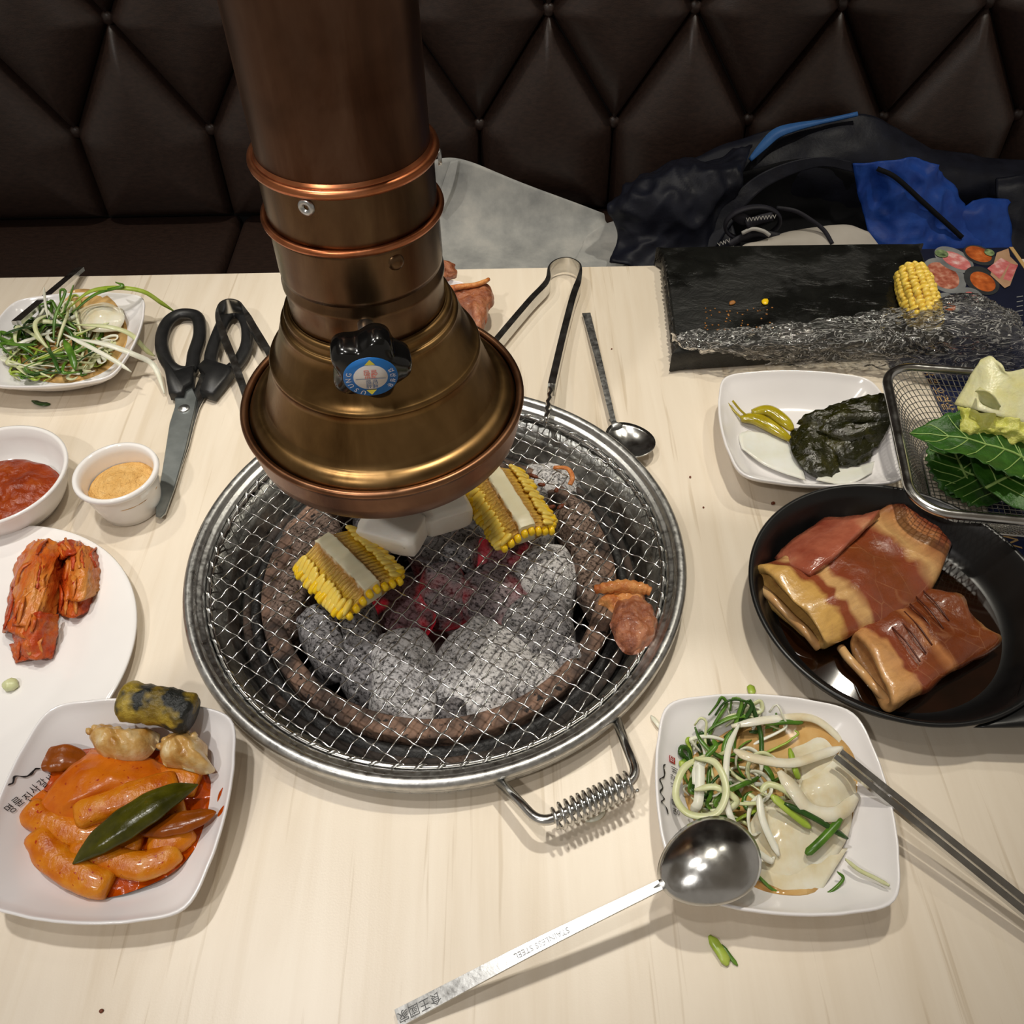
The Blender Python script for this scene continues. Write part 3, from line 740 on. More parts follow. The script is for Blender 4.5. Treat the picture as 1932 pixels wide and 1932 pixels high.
for i, ch in enumerate('유성산업'):
    a = math.radians(-32 + 19 * i); knob_text(ch, .0030, math.cos(a) * .0109, math.sin(a) * .0109, a - PI / 2, 'sticker_white')
obj('sticker_line', xform(([Vector((-.0074, -.0008, ZK + .0006)), Vector((.0074, -.0008, ZK + .0006)), Vector((.0074, -.0005, ZK + .0006)), Vector((-.0074, -.0005, ZK + .0006))], [(0, 1, 2, 3)]), KM @ KS), MT['sticker_ink'], knob)

# ================================================================ charcoal grill: fire bowl, coals, wire grate, steel ring
bowl = thing('fire_bowl', 'round steel charcoal bowl with clay rings sunk in the table', 'fire bowl', (0, 0, -.085))
def bl(name, prof, mat, n=128):
    o = obj(name, lathe((0, 0), prof, n), MT[mat], bowl); recalc(o); return o
bl('steel_wall', [(.1735, .0006), (.1735, .0030), (.1660, .0105), (.1640, .0110), (.1530, -.0060), (.1500, -.0200), (.1475, -.0215), (.1330, -.0225), (.1330, -.0245), (.1490, -.0240), (.1515, -.0220), (.1540, -.0060), (.1548, .0004), (.1735, .0006)], 'steel_dark')
bl('outer_clay_ring', [(.1455, -.0215)] + arc(.1445, -.0190, .0032, -20, 200, 9) + [(.1405, -.0215), (.1455, -.0215)], 'clay_dark')
bl('soot_channel', [(.1462, -.0205), (.1425, -.0195), (.1395, -.0150), (.1370, -.0148), (.1345, -.0160), (.1340, -.0210), (.1462, -.0215), (.1462, -.0205)], 'soot')
bl('inner_clay_ring', [(.1318, -.0230), (.1318, -.0130)] + arc(.1295, -.0105, .0032, 20, 90, 5) + arc(.1215, -.0105, .0036, 90, 170, 5) + [(.1170, -.0170), (.1150, -.0700), (.1300, -.0700), (.1318, -.0230)], 'clay')
bl('drum', [(.1330, -.0230), (.1335, -.0850), (.0010, -.0850), (.0010, -.0830), (.1300, -.0830), (.1322, -.0230), (.1330, -.0230)], 'steel_dark')
tag(obj('ash_bed', pillow(ring((0, 0), .1155, 0, 48), -.080, .030, 64, 16, .005, 90, 3, 2.0, .5), MT['ash_floor'], bowl), kind='stuff')

coals = [  # px, py, half-width px, half-depth px, turn, height m, material, label
    (757, 1268, 66, 92, 8, .020, 'ash', 'largest pale ash-coated charcoal lump at the front of the fire'),
    (905, 1252, 88, 96, -25, .022, 'ash', 'broad cracked ash-grey charcoal lump beside the palest one at the front'),
    (676, 1210, 46, 98, 12, .018, 'ash2', 'long grey charcoal lump left of the palest front lump'),
    (603, 1195, 36, 66, 28, .014, 'ash2', 'small knobbly grey charcoal lump near the left clay ring'),
    (1022, 1172, 64, 58, 30, .019, 'ash2', 'fibrous grey charcoal lump left of the grilled meat'),
    (1035, 1072, 68, 62, -10, .022, 'ash', 'white and black flecked charcoal lump right of the embers'),
    (836, 1098, 52, 50, 20, .018, 'ember', 'squarish ashen charcoal lump in the middle of the red embers'),
    (762, 1130, 62, 52, 0, .014, 'ember2', 'red glowing charcoal lump below the left corn piece tip'),
    (930, 1110, 66, 62, 40, .013, 'ember', 'dark red-glowing charcoal lump between the middle and right lumps'),
    (948, 1040, 62, 36, -12, .017, 'ember2', 'dim red charcoal lump below the right corn piece'),
    (838, 1022, 84, 46, -18, .017, 'ash2', 'ribbed grey charcoal lump just in front of the white chunks'),
    (975, 970, 84, 58, 10, .021, 'ash', 'grey charcoal lump underneath the right corn piece'),
    (1035, 905, 72, 46, -20, .016, 'ash', 'pale charcoal lump behind the right corn piece with browned scraps above'),
    (1118, 1075, 34, 74, 8, .015, 'clinker', 'upright brown clinker lump at the right clay ring'),
    (1092, 980, 42, 56, 20, .014, 'clinker', 'tan clinker lump behind the flecked charcoal on the right'),
    (1012, 1268, 44, 38, 0, .013, 'ash', 'small pale charcoal lump at the front right of the fire'),
    (548, 1110, 34, 84, -4, .014, 'clinker', 'brown clinker lump along the left clay ring'),
    (590, 1005, 62, 58, 25, .014, 'clinker', 'brown crumbly clinker lump behind the left corn piece'),
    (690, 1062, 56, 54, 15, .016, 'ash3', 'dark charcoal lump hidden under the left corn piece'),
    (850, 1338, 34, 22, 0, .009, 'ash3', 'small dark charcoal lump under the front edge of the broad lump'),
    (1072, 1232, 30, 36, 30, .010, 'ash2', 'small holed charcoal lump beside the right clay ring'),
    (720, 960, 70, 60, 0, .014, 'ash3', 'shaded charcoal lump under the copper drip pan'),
]
for i, (px, py, a, b, rz, h, mt, lab) in enumerate(coals):
    h *= 1.45; top = -.004 + .006 * math.sin(i * 2.4) * .6 - (.008 if mt in ('ember', 'ember2', 'ash3') else 0)
    zc = top - h
    p = at(px, py, top - h * .25); sc = 2560.
    rx, ry = a / sc * .98, b / (sc * .86) * .98
    o = obj('charcoal_lump', blob((p.x, p.y, zc), (rx, ry, h), (0.10 * math.sin(i), .10 * math.cos(i * 2.1), math.radians(rz)), 5, .17, 1.5, i + 3, .70, .022, 5.0), MT[mt])
    tag(o, lab, 'charcoal', 'charcoal lumps in the fire bowl')

# --- wire grate: crimped wires both ways inside a rim
GZ = 0.0150; GR = .1635
grate = thing('wire_grate', 'round silver wire mesh grill grate over the charcoal', 'grill grate', (0, 0, GZ))
o = obj('grate_rim', tube([v for v in ring((0, 0), GR, GZ, 160)], .0017, 8, True), MT['steel'], grate)
o = obj('rim_binding', tube([Vector((math.cos(a) * (GR + .0012 * math.cos(a * 74)), math.sin(a) * (GR + .0012 * math.cos(a * 74)), GZ + .0022 * math.sin(a * 74))) for a in [2 * PI * k / 900 for k in range(900)]], .0012, 5, True), MT['steel'], grate)
def grate_family(ang, sp, off, ph):
    d = Vector((math.cos(ang), math.sin(ang), 0)); q = Vector((-d.y, d.x, 0)); k = -20
    while k < 20:
        s = off + sp * k; k += 1
        if abs(s) > GR - .004: continue
        L = math.sqrt(GR * GR - s * s); m = max(8, int(2 * L / .0028)); P = []
        for i in range(m + 1):
            u = -L + 2 * L * i / m
            P.append(q * (s + .00035 * math.sin(u * 520 + k)) + d * u + Vector((0, 0, GZ + .0006 * ph + .0007 * math.sin(u * 560 + k * PI))))
        obj('wire', tube(P, .00056, 5), MT['steel'], grate)
grate_family(math.radians(-33), .0146, .003, 1)
grate_family(math.radians(57), .0108, .002, -1)

# --- steel ring with a coil-wrapped handle
gr = thing('grill_ring', 'polished round steel grill ring with a coil-wrapped handle at the front', 'grill ring', (0, 0, .003))
prof = [(.1660, .0118), (.1658, .0150), (.1664, .0172), (.1684, .0186), (.1704, .0190), (.1716, .0200)] + arc(.1757, .0195, .0043, 150, -40, 12) + [(.1790, .0150), (.1790, .0122), (.1783, .0122), (.1780, .0148), (.1757, .0165), (.1730, .0165), (.1722, .0040), (.1714, .0040), (.1712, .0150), (.1680, .0140), (.1660, .0118)]
o = obj('ring', lathe((0, 0), prof, 192), MT['steel_worn'], gr); recalc(o)
HZ = .0185
h0, h1, h2, h3 = at(934, 1466, HZ - .003), at(1020, 1556, HZ + .004), at(1205, 1468, HZ + .004), at(1160, 1350, HZ - .003)
def bend(P, r, n=7):
    out = [P[0]]
    for i in range(1, len(P) - 1):
        a = (P[i - 1] - P[i]).normalized(); b = (P[i + 1] - P[i]).normalized()
        p0 = P[i] + a * r; p1 = P[i] + b * r
        for k in range(n + 1):
            t = k / n; out.append(p0 * (1 - t) ** 2 + P[i] * 2 * t * (1 - t) + p1 * t * t)
    return out + [P[-1]]
obj('handle', tube(bend([h0, h1, h2, h3], .010), .0031, 16), MT['steel'], gr)
ax = (h2 - h1).normalized(); L = (h2 - h1).length; A0 = h1 + ax * .008; u_ = ax.cross(Vector((0, 0, 1))).normalized(); w_ = u_.cross(ax)
P = []; turns = 13.0; cl = L - .012
for k in range(int(turns * 22) + 1):
    t = k / (turns * 22); e = min(t, 1 - t)
    s = t if True else t
    rr = .0070 if .04 < t < .96 else .0058
    tt = t + .018 * math.sin(2 * PI * t)
    P.append(A0 + ax * (cl * tt) + u_ * (rr * math.cos(2 * PI * turns * t)) + w_ * (rr * math.sin(2 * PI * turns * t) - .0012))
obj('coil_grip', tube(P, .00105, 7), MT['steel'], gr)
for h in (h0, h3):
    d = Vector((-h.x, -h.y, 0)).normalized(); obj('weld', blob(h + d * .0015 + Vector((0, 0, -.0005)), (.0046, .0046, .0042), sub=3, amp=.12, fs=3, seed=2), MT['steel_worn'], gr)

# ================================================================ crockery
_SQ = crom([Vector(p) for p in ((1, 0, 0), (.985, .30, 0), (.945, .58, 0), (.895, .770, 0), (.845, .845, 0), (.770, .895, 0), (.58, .945, 0), (.30, .985, 0), (0, 1, 0), (-.30, .985, 0), (-.58, .945, 0), (-.770, .895, 0), (-.845, .845, 0), (-.895, .770, 0), (-.945, .58, 0), (-.985, .30, 0), (-1, 0, 0), (-.985, -.30, 0), (-.945, -.58, 0), (-.895, -.770, 0), (-.845, -.845, 0), (-.770, -.895, 0), (-.58, -.945, 0), (-.30, -.985, 0), (0, -1, 0), (.30, -.985, 0), (.58, -.945, 0), (.770, -.895, 0), (.845, -.845, 0), (.895, -.770, 0), (.945, -.58, 0), (.985, -.30, 0))], 10, True)
def sq_radius(t):
    """radius of the softly bulging square outline in direction t"""
    t = (t + PI) % (2 * PI) - PI; best = min(_SQ, key=lambda v: abs((math.atan2(v.y, v.x) - t + PI) % (2 * PI) - PI)); return best.length
_SQT = [sq_radius(2 * PI * k / 128) for k in range(128)]
_SQT = [(_SQT[k - 1] + 2 * _SQT[k] + _SQT[(k + 1) % 128]) / 4 for k in range(128)]
def superloop(c, a, b, rot, sqw, z):
    L = []
    for k in range(128):
        t = 2 * PI * k / 128; r = 1 + (_SQT[k] - 1) * sqw
        x, y = a * r * math.cos(t), b * r * math.sin(t)
        L.append(Vector((c[0] + x * math.cos(rot) - y * math.sin(rot), c[1] + x * math.sin(rot) + y * math.cos(rot), z)))
    return L
def square_dish(name, label, c, a, b, rot, h=.027, group='square white side dishes'):
    s = lambda f, e, z: superloop(c, a * f, b * f, rot, e, z)
    loops = [s(.01, 0, .0012), s(.58, .4, .0008), s(.62, .5, .0004), s(.65, .5, .0014), s(.71, .6, .0050), s(.82, .8, .0120), s(.925, .93, .0200), s(.985, 1, h - .0032),
             s(1.0, 1, h - .0010), s(1.0, 1, h + .0004), s(.990, 1, h + .0011), s(.975, 1, h + .0004), s(.962, 1, h - .0014), s(.910, .93, .0218), s(.80, .8, .0140), s(.70, .65, .0078), s(.62, .55, .0054), s(.50, .4, .0046), s(.25, .2, .0044), s(.01, 0, .0044)]
    o = obj(name, loft(loops, True, True, True), MT['white'], origin=(c[0], c[1], 0)); recalc(o)
    tag(o, label, 'dish', group); return o
DISH = {}
def dish_floor(key):
    """height of the inside surface of a dish above (x, y)"""
    c, a, b, rot = DISH[key]
    pts = [(0, .0044), (.25, .0044), (.5, .0046), (.62, .0054), (.70, .0078), (.80, .0140), (.91, .0218), (.962, .0256), (1.2, .028)]
    def f(x, y):
        dx, dy = x - c[0], y - c[1]; u = (dx * math.cos(rot) + dy * math.sin(rot)) / a; v = (-dx * math.sin(rot) + dy * math.cos(rot)) / b
        r = math.hypot(u, v) / (1 + (sq_radius(math.atan2(v, u)) - 1) * .85)
        for (r0, z0), (r1, z1) in zip(pts[:-1], pts[1:]):
            if r <= r1: return z0 + (z1 - z0) * (r - r0) / (r1 - r0)
        return .028
    return f
def add_dish(key, label, tl, tr, k=1.0):
    """from the photo points of a dish's two far corners"""
    A, B = at(tl[0], tl[1], .027), at(tr[0], tr[1], .027); d = B - A; a = d.length / 2 / .835; b = a * k; rot = math.atan2(d.y, d.x)
    c = (A + B) / 2 - Vector((-math.sin(rot), math.cos(rot), 0)) * (.835 * b); c = (c.x, c.y)
    DISH[key] = (c, a, b, rot); return square_dish('square_dish', label, c, a, b, rot)
d_tl = add_dish('tl', 'square white dish of shredded scallion beside the scissors', (32, 570), (266, 562), 0.98)
_dir = Vector((.129, -.111, 0)).normalized(); _piv = Vector((-.1925, -.1890, 0)) + _dir * .040
TILT = Matrix.Translation(_piv) @ Matrix.Rotation(math.radians(5.4), 4, Vector((-_dir.y, _dir.x, 0))) @ Matrix.Translation(-_piv)
lean(TILT); _before = set(COL.objects);
d_bl = add_dish('bl', 'square white dish holding red rice cakes and dumplings', (97, 1340), (434, 1358), 1.0)
_tilted = [set(COL.objects) - _before]; lean()
d_br = add_dish('br', 'square white dish of sliced onion and scallion in dressing', (1262, 1332), (1608, 1347), 0.98)
d_tr = add_dish('tr', 'square white dish of pickled leaves beside the black pan', (1370, 713), (1638, 718), 0.95)
F_TL, F_BL, F_BR, F_TR = (dish_floor(k) for k in ('tl', 'bl', 'br', 'tr'))

def print_on(parent, vf, mat, name='printed_mark'):
    return obj(name, vf, MT[mat], parent, smooth=False)
def dish_logo(parent, key, pos, rot, sc=1.0):
    """brush-lettered restaurant mark printed inside the rim: a roof line, two lines of characters and a red seal"""
    fl = dish_floor(key); c = at(pos[0], pos[1], .012)
    def put(vf, lift=.0011):
        R = Matrix.Translation((c.x, c.y, 0)) @ Matrix.Rotation(rot, 4, 'Z') @ Matrix.Scale(sc, 4)
        V = [R @ Vector(v) for v in vf[0]]
        return [Vector((v.x, v.y, fl(v.x, v.y) + lift)) for v in V], vf[1]
    for i, chh in enumerate('명륜진사갈비'):
        V, F = text_vf(chh, .0052); dx = -.0125 + i * .0054; dy = -.0030 + .0007 * math.sin(i * 2.3)
        print_on(parent, put(([Vector((v.x * (1 + .1 * math.sin(i)) + dx, v.y + dy, 0)) for v in V], F)), 'ink', 'printed_character')
    roof = crom([Vector(p) for p in ((-.017, .0035, 0), (-.013, .0045, 0), (-.011, .0075, 0), (-.008, .0055, 0), (-.005, .0080, 0), (-.001, .0060, 0), (.003, .0078, 0), (.006, .0050, 0), (.009, .0042, 0), (.013, .0046, 0), (.015, .0034, 0))], 5)
    V = []; F = []
    for i, p in enumerate(roof):
        w = .00035 + .00025 * math.sin(i * .5) ** 2; V += [p + Vector((0, w, 0)), p - Vector((0, w, 0))]
        if i: F.append((2 * i - 2, 2 * i - 1, 2 * i + 1, 2 * i))
    print_on(parent, put((V, F)), 'ink', 'printed_roof_line')
    V, F = text_vf('印', .0036); print_on(parent, put(([Vector((v.x + .0205, v.y - .002, 0)) for v in V], F), .0014), 'white', 'seal_character')
    sq = [Vector((.0185, -.0040, 0)), Vector((.0225, -.0040, 0)), Vector((.0225, .0002, 0)), Vector((.0185, .0002, 0))]
    print_on(parent, put((sq, [(0, 1, 2, 3)])), 'seal', 'printed_seal')
dish_logo(d_br, 'br', (1264, 1500), math.radians(86), .95)
lean(TILT); dish_logo(d_bl, 'bl', (56, 1500), math.radians(62), .95); lean()

# --- round plate, sauce bowl, ramekin
def turned(name, label, cat, c, prof, mat, n=96):
    o = obj(name, lathe(c, prof, n, True, True), MT[mat], origin=(c[0], c[1], 0)); recalc(o); return tag(o, label, cat)
PC = (-.3216, -.0778)
turned('round_plate', 'large round white plate with kimchi on it', 'plate', PC,
       [(.001, .0010), (.062, .0010), (.066, .0002), (.070, .0010), (.078, .0036), (.098, .0080), (.1165, .0108), (.1180, .0118), (.1172, .0128), (.1150, .0127), (.098, .0104), (.080, .0062), (.075, .0044), (.068, .0036), (.040, .0032), (.001, .0032)], 'white_glaze', 128)
SC = (-.3440, .0745)
turned('sauce_bowl', 'shallow white bowl of red-brown soybean paste', 'bowl', SC,
       [(.001, .0020), (.034, .0020), (.036, .0004), (.039, .0010), (.045, .0090), (.0505, .0200), (.0532, .0290), (.0545, .0310), (.0548, .0332), (.0530, .0340), (.0512, .0325), (.0490, .0250), (.0440, .0140), (.0380, .0075), (.028, .0050), (.001, .0046)], 'white_glaze')
RC = (-.2465, .0693)
turned('ramekin', 'small white ramekin of yellow soybean powder', 'ramekin', RC,
       [(.001, .0016), (.0200, .0016), (.0214, .0002), (.0228, .0010), (.0250, .0100), (.0275, .0240), (.0285, .0320), (.0312, .0345), (.0322, .0370), (.0316, .0392), (.0296, .0398), (.0280, .0385), (.0268, .0330), (.0248, .0180), (.0225, .0085), (.0180, .0062), (.001, .0056)], 'white_glaze')
o = obj('soybean_powder', pillow(ring((RC[0] + .001, RC[1] - .001), .0262, 0, 40), .0235, .0110, 80, 24, .0012, 260, 5, 1.5, .9), MT['powder']); tag(o, 'heap of yellow soybean powder in the small ramekin', 'powder', kind='stuff')
o = obj('soybean_paste', pillow([(SC[0] + .044 * math.cos(a) * (1 + .04 * math.sin(3 * a)), SC[1] - .005 + .038 * math.sin(a), 0) for a in [k * PI / 10 for k in range(20)]], .0150, .0110, 90, 24, .0022, 100, 2, 2.4, .6, smooth_outline=True), MT['paste']); tag(o, 'glossy red-brown soybean paste in the shallow bowl', 'paste', kind='stuff')

# ================================================================ red rice cakes on the lower left dish (which stands tilted on the plate's rim)
def sauce_pool(name, outline, z, mat, label, zf=None, h=.0012):
    o = obj(name, pillow(outline, z, h, 72, 10, .00025, 90, 4, 5, .5, zf=zf), MT[mat]); return tag(o, label, 'sauce', kind='stuff')
lean(TILT); _before = set(COL.objects)
SZ = .0135                                                     # level of the sauce
sauce_pool('chili_sauce', ats([(82, 1432), (150, 1412), (250, 1408), (340, 1425), (392, 1462), (398, 1530), (372, 1590), (330, 1640), (270, 1672), (195, 1692), (140, 1676), (95, 1630), (62, 1580), (66, 1540), (52, 1510), (90, 1470)], SZ), 0, 'red_sauce', 'thin red chili sauce pooled on the rice cake dish', zf=lambda x, y: SZ - .002, h=.0020)
def finger(name, label, pts, r, mat, cat, group=None, flat=.72, seg=18, seed=1):
    P = crom(ats(pts), 8); m = len(P); T, Nn, B = frames(P); loops = []; so = Vector((seed * 3.3, seed * 1.1, 0))
    for i in range(m):
        e = min(i, m - 1 - i); k = (.80, .95)[e] if e < 2 else 1
        L = []
        for j in range(seg):
            u = 2 * PI * j / seg; c_, s_ = math.cos(u), math.sin(u); v = Nn[i] * (math.copysign(abs(c_) ** .85, c_) * flat) + B[i] * math.copysign(abs(s_) ** .85, s_)
            q_ = P[i] + v * (r * k); L.append(q_ + v * (.0011 * noise.noise(q_ * 95 + so) + .0005 * noise.noise(q_ * 260 + so)))
        loops.append(L)
    o = obj(name, loft(loops, True, True, True), MT[mat]); return tag(o, label, cat, group)
G = 'rice cakes in chili sauce'
finger('rice_cake', 'long sauced rice cake curving along the front of the red dish', [(72, 1572, .0150), (100, 1615, .0155), (150, 1650, .0155), (208, 1672, .0150)], .0092, 'rice_cake', 'rice cake', G, seed=1)
finger('rice_cake', 'bent sauced rice cake under the tips of the long green pepper', [(140, 1598, .0140), (190, 1612, .0155), (250, 1632, .0160), (300, 1625, .0155), (335, 1602, .0140)], .0080, 'rice_cake', 'rice cake', G, seed=2)
finger('rice_cake', 'pale-ended rice cake poking from under the folded fish cake', [(145, 1540, .0215), (200, 1520, .0230), (265, 1500, .0230), (335, 1478, .0190)], .0090, 'rice_cake', 'rice cake', G, seed=3)
finger('rice_cake', 'sauced rice cake at the right beside the short pepper', [(285, 1590, .0135), (325, 1585, .0145), (358, 1560, .0140)], .0088, 'rice_cake', 'rice cake', G, seed=4)
finger('rice_cake', 'short stub of rice cake in the middle of the red sauce', [(225, 1592, .0135), (268, 1598, .0140)], .0080, 'rice_cake', 'rice cake', G, seed=5)
finger('rice_cake', 'rice cake lying along the left edge of the red sauce', [(55, 1528, .0140), (95, 1552, .0150), (150, 1572, .0150), (215, 1568, .0140)], .0088, 'rice_cake', 'rice cake', G, seed=6)
finger('rice_cake', 'sauced rice cake behind the pepper at the right of the dish', [(300, 1470, .0140), (340, 1472, .0150), (375, 1480, .0140)], .0085, 'rice_cake', 'rice cake', G, seed=7)
finger('rice_cake', 'half-sunk rice cake showing between the green pepper and the fish cake', [(170, 1560, .0145), (220, 1550, .0150), (280, 1545, .0140), (350, 1520, .0135)], .0085, 'rice_cake', 'rice cake', G, seed=8)
rows = [[(72, 1530, .0160), (105, 1552, .0185), (135, 1556, .0170)], [(85, 1500, .0215), (130, 1510, .0270), (175, 1508, .0240)], [(125, 1452, .0235), (195, 1470, .0290), (270, 1480, .0250)], [(160, 1425, .0200), (240, 1445, .0250), (318, 1470, .0210)], [(172, 1412, .0130), (260, 1422, .0170), (330, 1450, .0150)]]
o = obj('fish_cake', patch([ats(r) for r in rows], 9, 10, .0046, .0010, 110, 3), MT['fish_cake']); tag(recalc(o), 'wide folded fish cake slice draped over the rice cakes', 'fish cake', 'fish cake slices')
o = obj('fish_cake', patch([ats(r) for r in ([(50, 1512, .0150), (85, 1540, .0165), (130, 1560, .0150)], [(80, 1490, .0170), (110, 1510, .0180), (150, 1530, .0170)])], 6, 6, .004, .0008, 110, 5), MT['fish_cake']); tag(recalc(o), 'fish cake corner sticking out at the left of the draped slice', 'fish cake', 'fish cake slices')
def pepper(label, pts, r, mat, tip=.35, flat=.45, seed=0):
    P = crom(ats(pts), 9); m = len(P); T, Nn, B = frames(P); loops = []
    for i in range(m):
        t_ = i / (m - 1); R = max(.0004, r * math.sin(PI * t_) ** (.55 if tip < .35 else .8) * (1 + .03 * math.sin(i * .9)))
        loops.append([P[i] + (Nn[i] * (math.cos(u) * flat * (1 + .25 * math.sin(3 * u))) + B[i] * math.sin(u)) * R for u in [2 * PI * k / 20 for k in range(20)]])
    o = obj('green_pepper', loft(loops, True, True, True), MT[mat]); return tag(o, label, 'pepper', 'cooked peppers on the red dish')
pepper('long dark green pepper half lying across the red rice cakes', [(137, 1630, .0230), (185, 1590, .0275), (250, 1545, .0305), (320, 1502, .0305), (374, 1480, .0270)], .0098, 'pepper_green', .42)
pepper('shorter red-stained pepper at the right of the long green one', [(262, 1572, .0205), (310, 1560, .0225), (360, 1548, .0235), (408, 1532, .0250)], .0066, 'pepper_red', .30)
pepper('stubby olive pepper at the back corner of the red sauce', [(70, 1448, .0140), (95, 1434, .0165), (130, 1430, .0165), (168, 1440, .0140)], .0086, 'pepper_red', .30, .34)
pepper('sunken sliver of pepper under the tip of the long green one', [(155, 1628, .0165), (180, 1642, .0170), (205, 1648, .0160)], .0030, 'pepper_green', .4)
def dumpling(label, back, front, z, h, seed):
    """half-moon dumpling: back = straight crimped edge, front = bulging side, all photo points"""
    c_ = at((back[0][0] + front[1][0]) / 2, (back[0][1] + front[1][1]) / 2, z)
    O = ats(back + front, z); c_ = sum(O, Vector()) / len(O)
    t = thing('fried_dumpling', label, 'dumpling', (c_.x, c_.y, z - .004), 'fried dumplings')
    V, F = pillow(O, z - .003, h + .003, 84, 14, .0009, 190, seed, 2.6, .55)
    bm_ = sum(ats(back, z), Vector()) / len(back)
    for v in V:                                               # pleats fanning out from the crimped edge
        a_ = math.atan2(v.y - bm_.y, v.x - bm_.x); d_ = min(1, (Vector((v.x, v.y, 0)) - Vector((bm_.x, bm_.y, 0))).length / .012)
        if v.z > z: v.z += .0011 * math.sin(a_ * 9) * d_
    obj('dumpling_body', (V, F), MT['dumpling'], t)
    P = crom(ats(back, z + h * .35), 8); m = len(P)
    obj('crimped_edge', tube([p_ + Vector((0, 0, .0008 * math.sin(i * 1.2))) for i, p_ in enumerate(P)], [.0022 + .0007 * math.sin(i * 1.5) for i in range(m)], 8, False, True, .7), MT['dumpling'], t)
dumpling('pleated fried dumpling nearest the fish cake', [(166, 1382), (185, 1372), (215, 1376), (250, 1382), (272, 1378)], [(300, 1382), (285, 1418), (262, 1432), (228, 1436), (190, 1424), (172, 1402)], .0230, .0120, 4)
dumpling('browned fried dumpling at the right edge of the red dish', [(300, 1412), (318, 1392), (345, 1385), (372, 1390)], [(388, 1402), (390, 1425), (404, 1450), (380, 1458), (345, 1448), (308, 1440)], .0240, .0125, 9)
P = crom(ats([(234, 1322, .0345), (262, 1327, .0355), (300, 1333, .0360), (338, 1342, .0355), (366, 1350, .0345)]), 8); m = len(P); T, Nn, B = frames(P); loops = []
for i in range(m):
    e = min(i, m - 1 - i); k = (.62, .88, .97)[e] if e < 3 else 1; L = []
    for j in range(32):
        u = 2 * PI * j / 32; v = Nn[i] * math.cos(u) + B[i] * math.sin(u); q_ = P[i] + v * (.0125 * k); L.append(q_ + v * (.0022 * noise.noise(q_ * 80) + .0011 * noise.noise(q_ * 210)))
    loops.append(L)
o = obj('seaweed_roll', loft(loops, True, True, True), MT['seaweed_roll']); tag(o, 'battered fried seaweed roll on the rim of the red dish', 'seaweed roll')
for nm, pts in (('sauce_drip', [(410, 1492), (420, 1484), (414, 1500), (407, 1508)]), ('sauce_drip', [(412, 1530), (424, 1522), (420, 1536), (410, 1540)])):
    o = obj(nm, pillow(ats(pts, .023), 0, .0006, 20, 4, zf=lambda x, y: F_BL(x, y) + .0002), MT['red_sauce']); tag(o, 'smear of red sauce on the side of the dish above the short pepper' if pts[0][1] < 1500 else 'smear of red sauce by the tip of the short pepper', 'sauce')
_tilted.append(set(COL.objects) - _before); lean()
bpy.context.view_layer.update()
for o in _tilted[0] | _tilted[1]:
    if o.parent is None: o.matrix_world = TILT @ o.matrix_world
bpy.context.view_layer.update()

# ================================================================ kimchi on the round plate
def kimchi(label, sheets, cat='kimchi', group='kimchi bundles on the round plate', mt='kimchi', loc=None):
    t = thing('kimchi_bundle', label, cat, loc, group)
    for i, (rows, mm) in enumerate(sheets):
        R = [ats(r) for r in rows]; r_ = random.Random(i * 7 + len(sheets))
        for k in range(5):                                     # shredded ribs of leaf lying along each sheet
            u_ = r_.random(); ii = r_.randrange(len(R) - 1)
            def pick(row, u): j = min(len(row) - 2, int(u * (len(row) - 1))); f = u * (len(row) - 1) - j; return row[j].lerp(row[j + 1], f)
            Q = crom([pick(R[ii], u_) + Vector((0, 0, .0012 + .002 * r_.random())), (pick(R[ii], u_ * .7 + .15) + pick(R[ii + 1], u_ * .7 + .15)) / 2 + Vector((0, 0, .0030 + .002 * r_.random())), pick(R[ii + 1], min(1, max(0, u_ + r_.uniform(-.25, .25)))) + Vector((0, 0, .001))], 6); m = len(Q)
            obj('kimchi_shred', strip(Q, [r_.uniform(.002, .004) * (.4 + .6 * math.sin(PI * (q + .5) / m)) for q in range(m)], .0010, (0, 0, 1), .18, r_.uniform(-.6, .6)), MT[r_.choice(('kimchi', 'kimchi_red', 'kimchi'))], t)
        o = obj('kimchi_leaf', patch([ats(r) for r in rows], 12, 12, .0018, .0013, 170, i + 1, ridge=True), MT[mm], t); recalc(o)
    return t
b0 = at(60, 1150, .004)
kimchi('long folded kimchi bundle streaked orange and white', [
    ([[(5, 1195, .006), (12, 1190, .018), (50, 1205, .020), (95, 1200, .008)], [(20, 1110, .008), (40, 1110, .026), (80, 1120, .028), (112, 1130, .010)], [(35, 1050, .008), (55, 1055, .026), (90, 1070, .028), (120, 1070, .010)], [(60, 1020, .006), (75, 1022, .020), (110, 1030, .020), (128, 1040, .008)]], 'kimchi'),
    ([[(8, 1185, .010), (30, 1180, .024), (60, 1185, .024)], [(30, 1120, .014), (55, 1110, .031), (85, 1115, .028)], [(50, 1060, .014), (75, 1050, .031), (105, 1060, .026)], [(72, 1018, .010), (95, 1018, .022), (125, 1028, .014)]], 'kimchi'),
    ([[(30, 1225, .006), (60, 1245, .012), (100, 1240, .006)], [(25, 1195, .012), (60, 1195, .024), (108, 1200, .010)], [(45, 1160, .016), (75, 1155, .028), (110, 1160, .012)]], 'kimchi_red'),
    ([[(28, 1252, .0045), (60, 1242, .010), (80, 1228, .006)], [(20, 1215, .006), (55, 1208, .020), (92, 1205, .008)]], 'kimchi_red'),
], loc=(b0.x, b0.y, .0032))
b1 = at(150, 1090, .004)
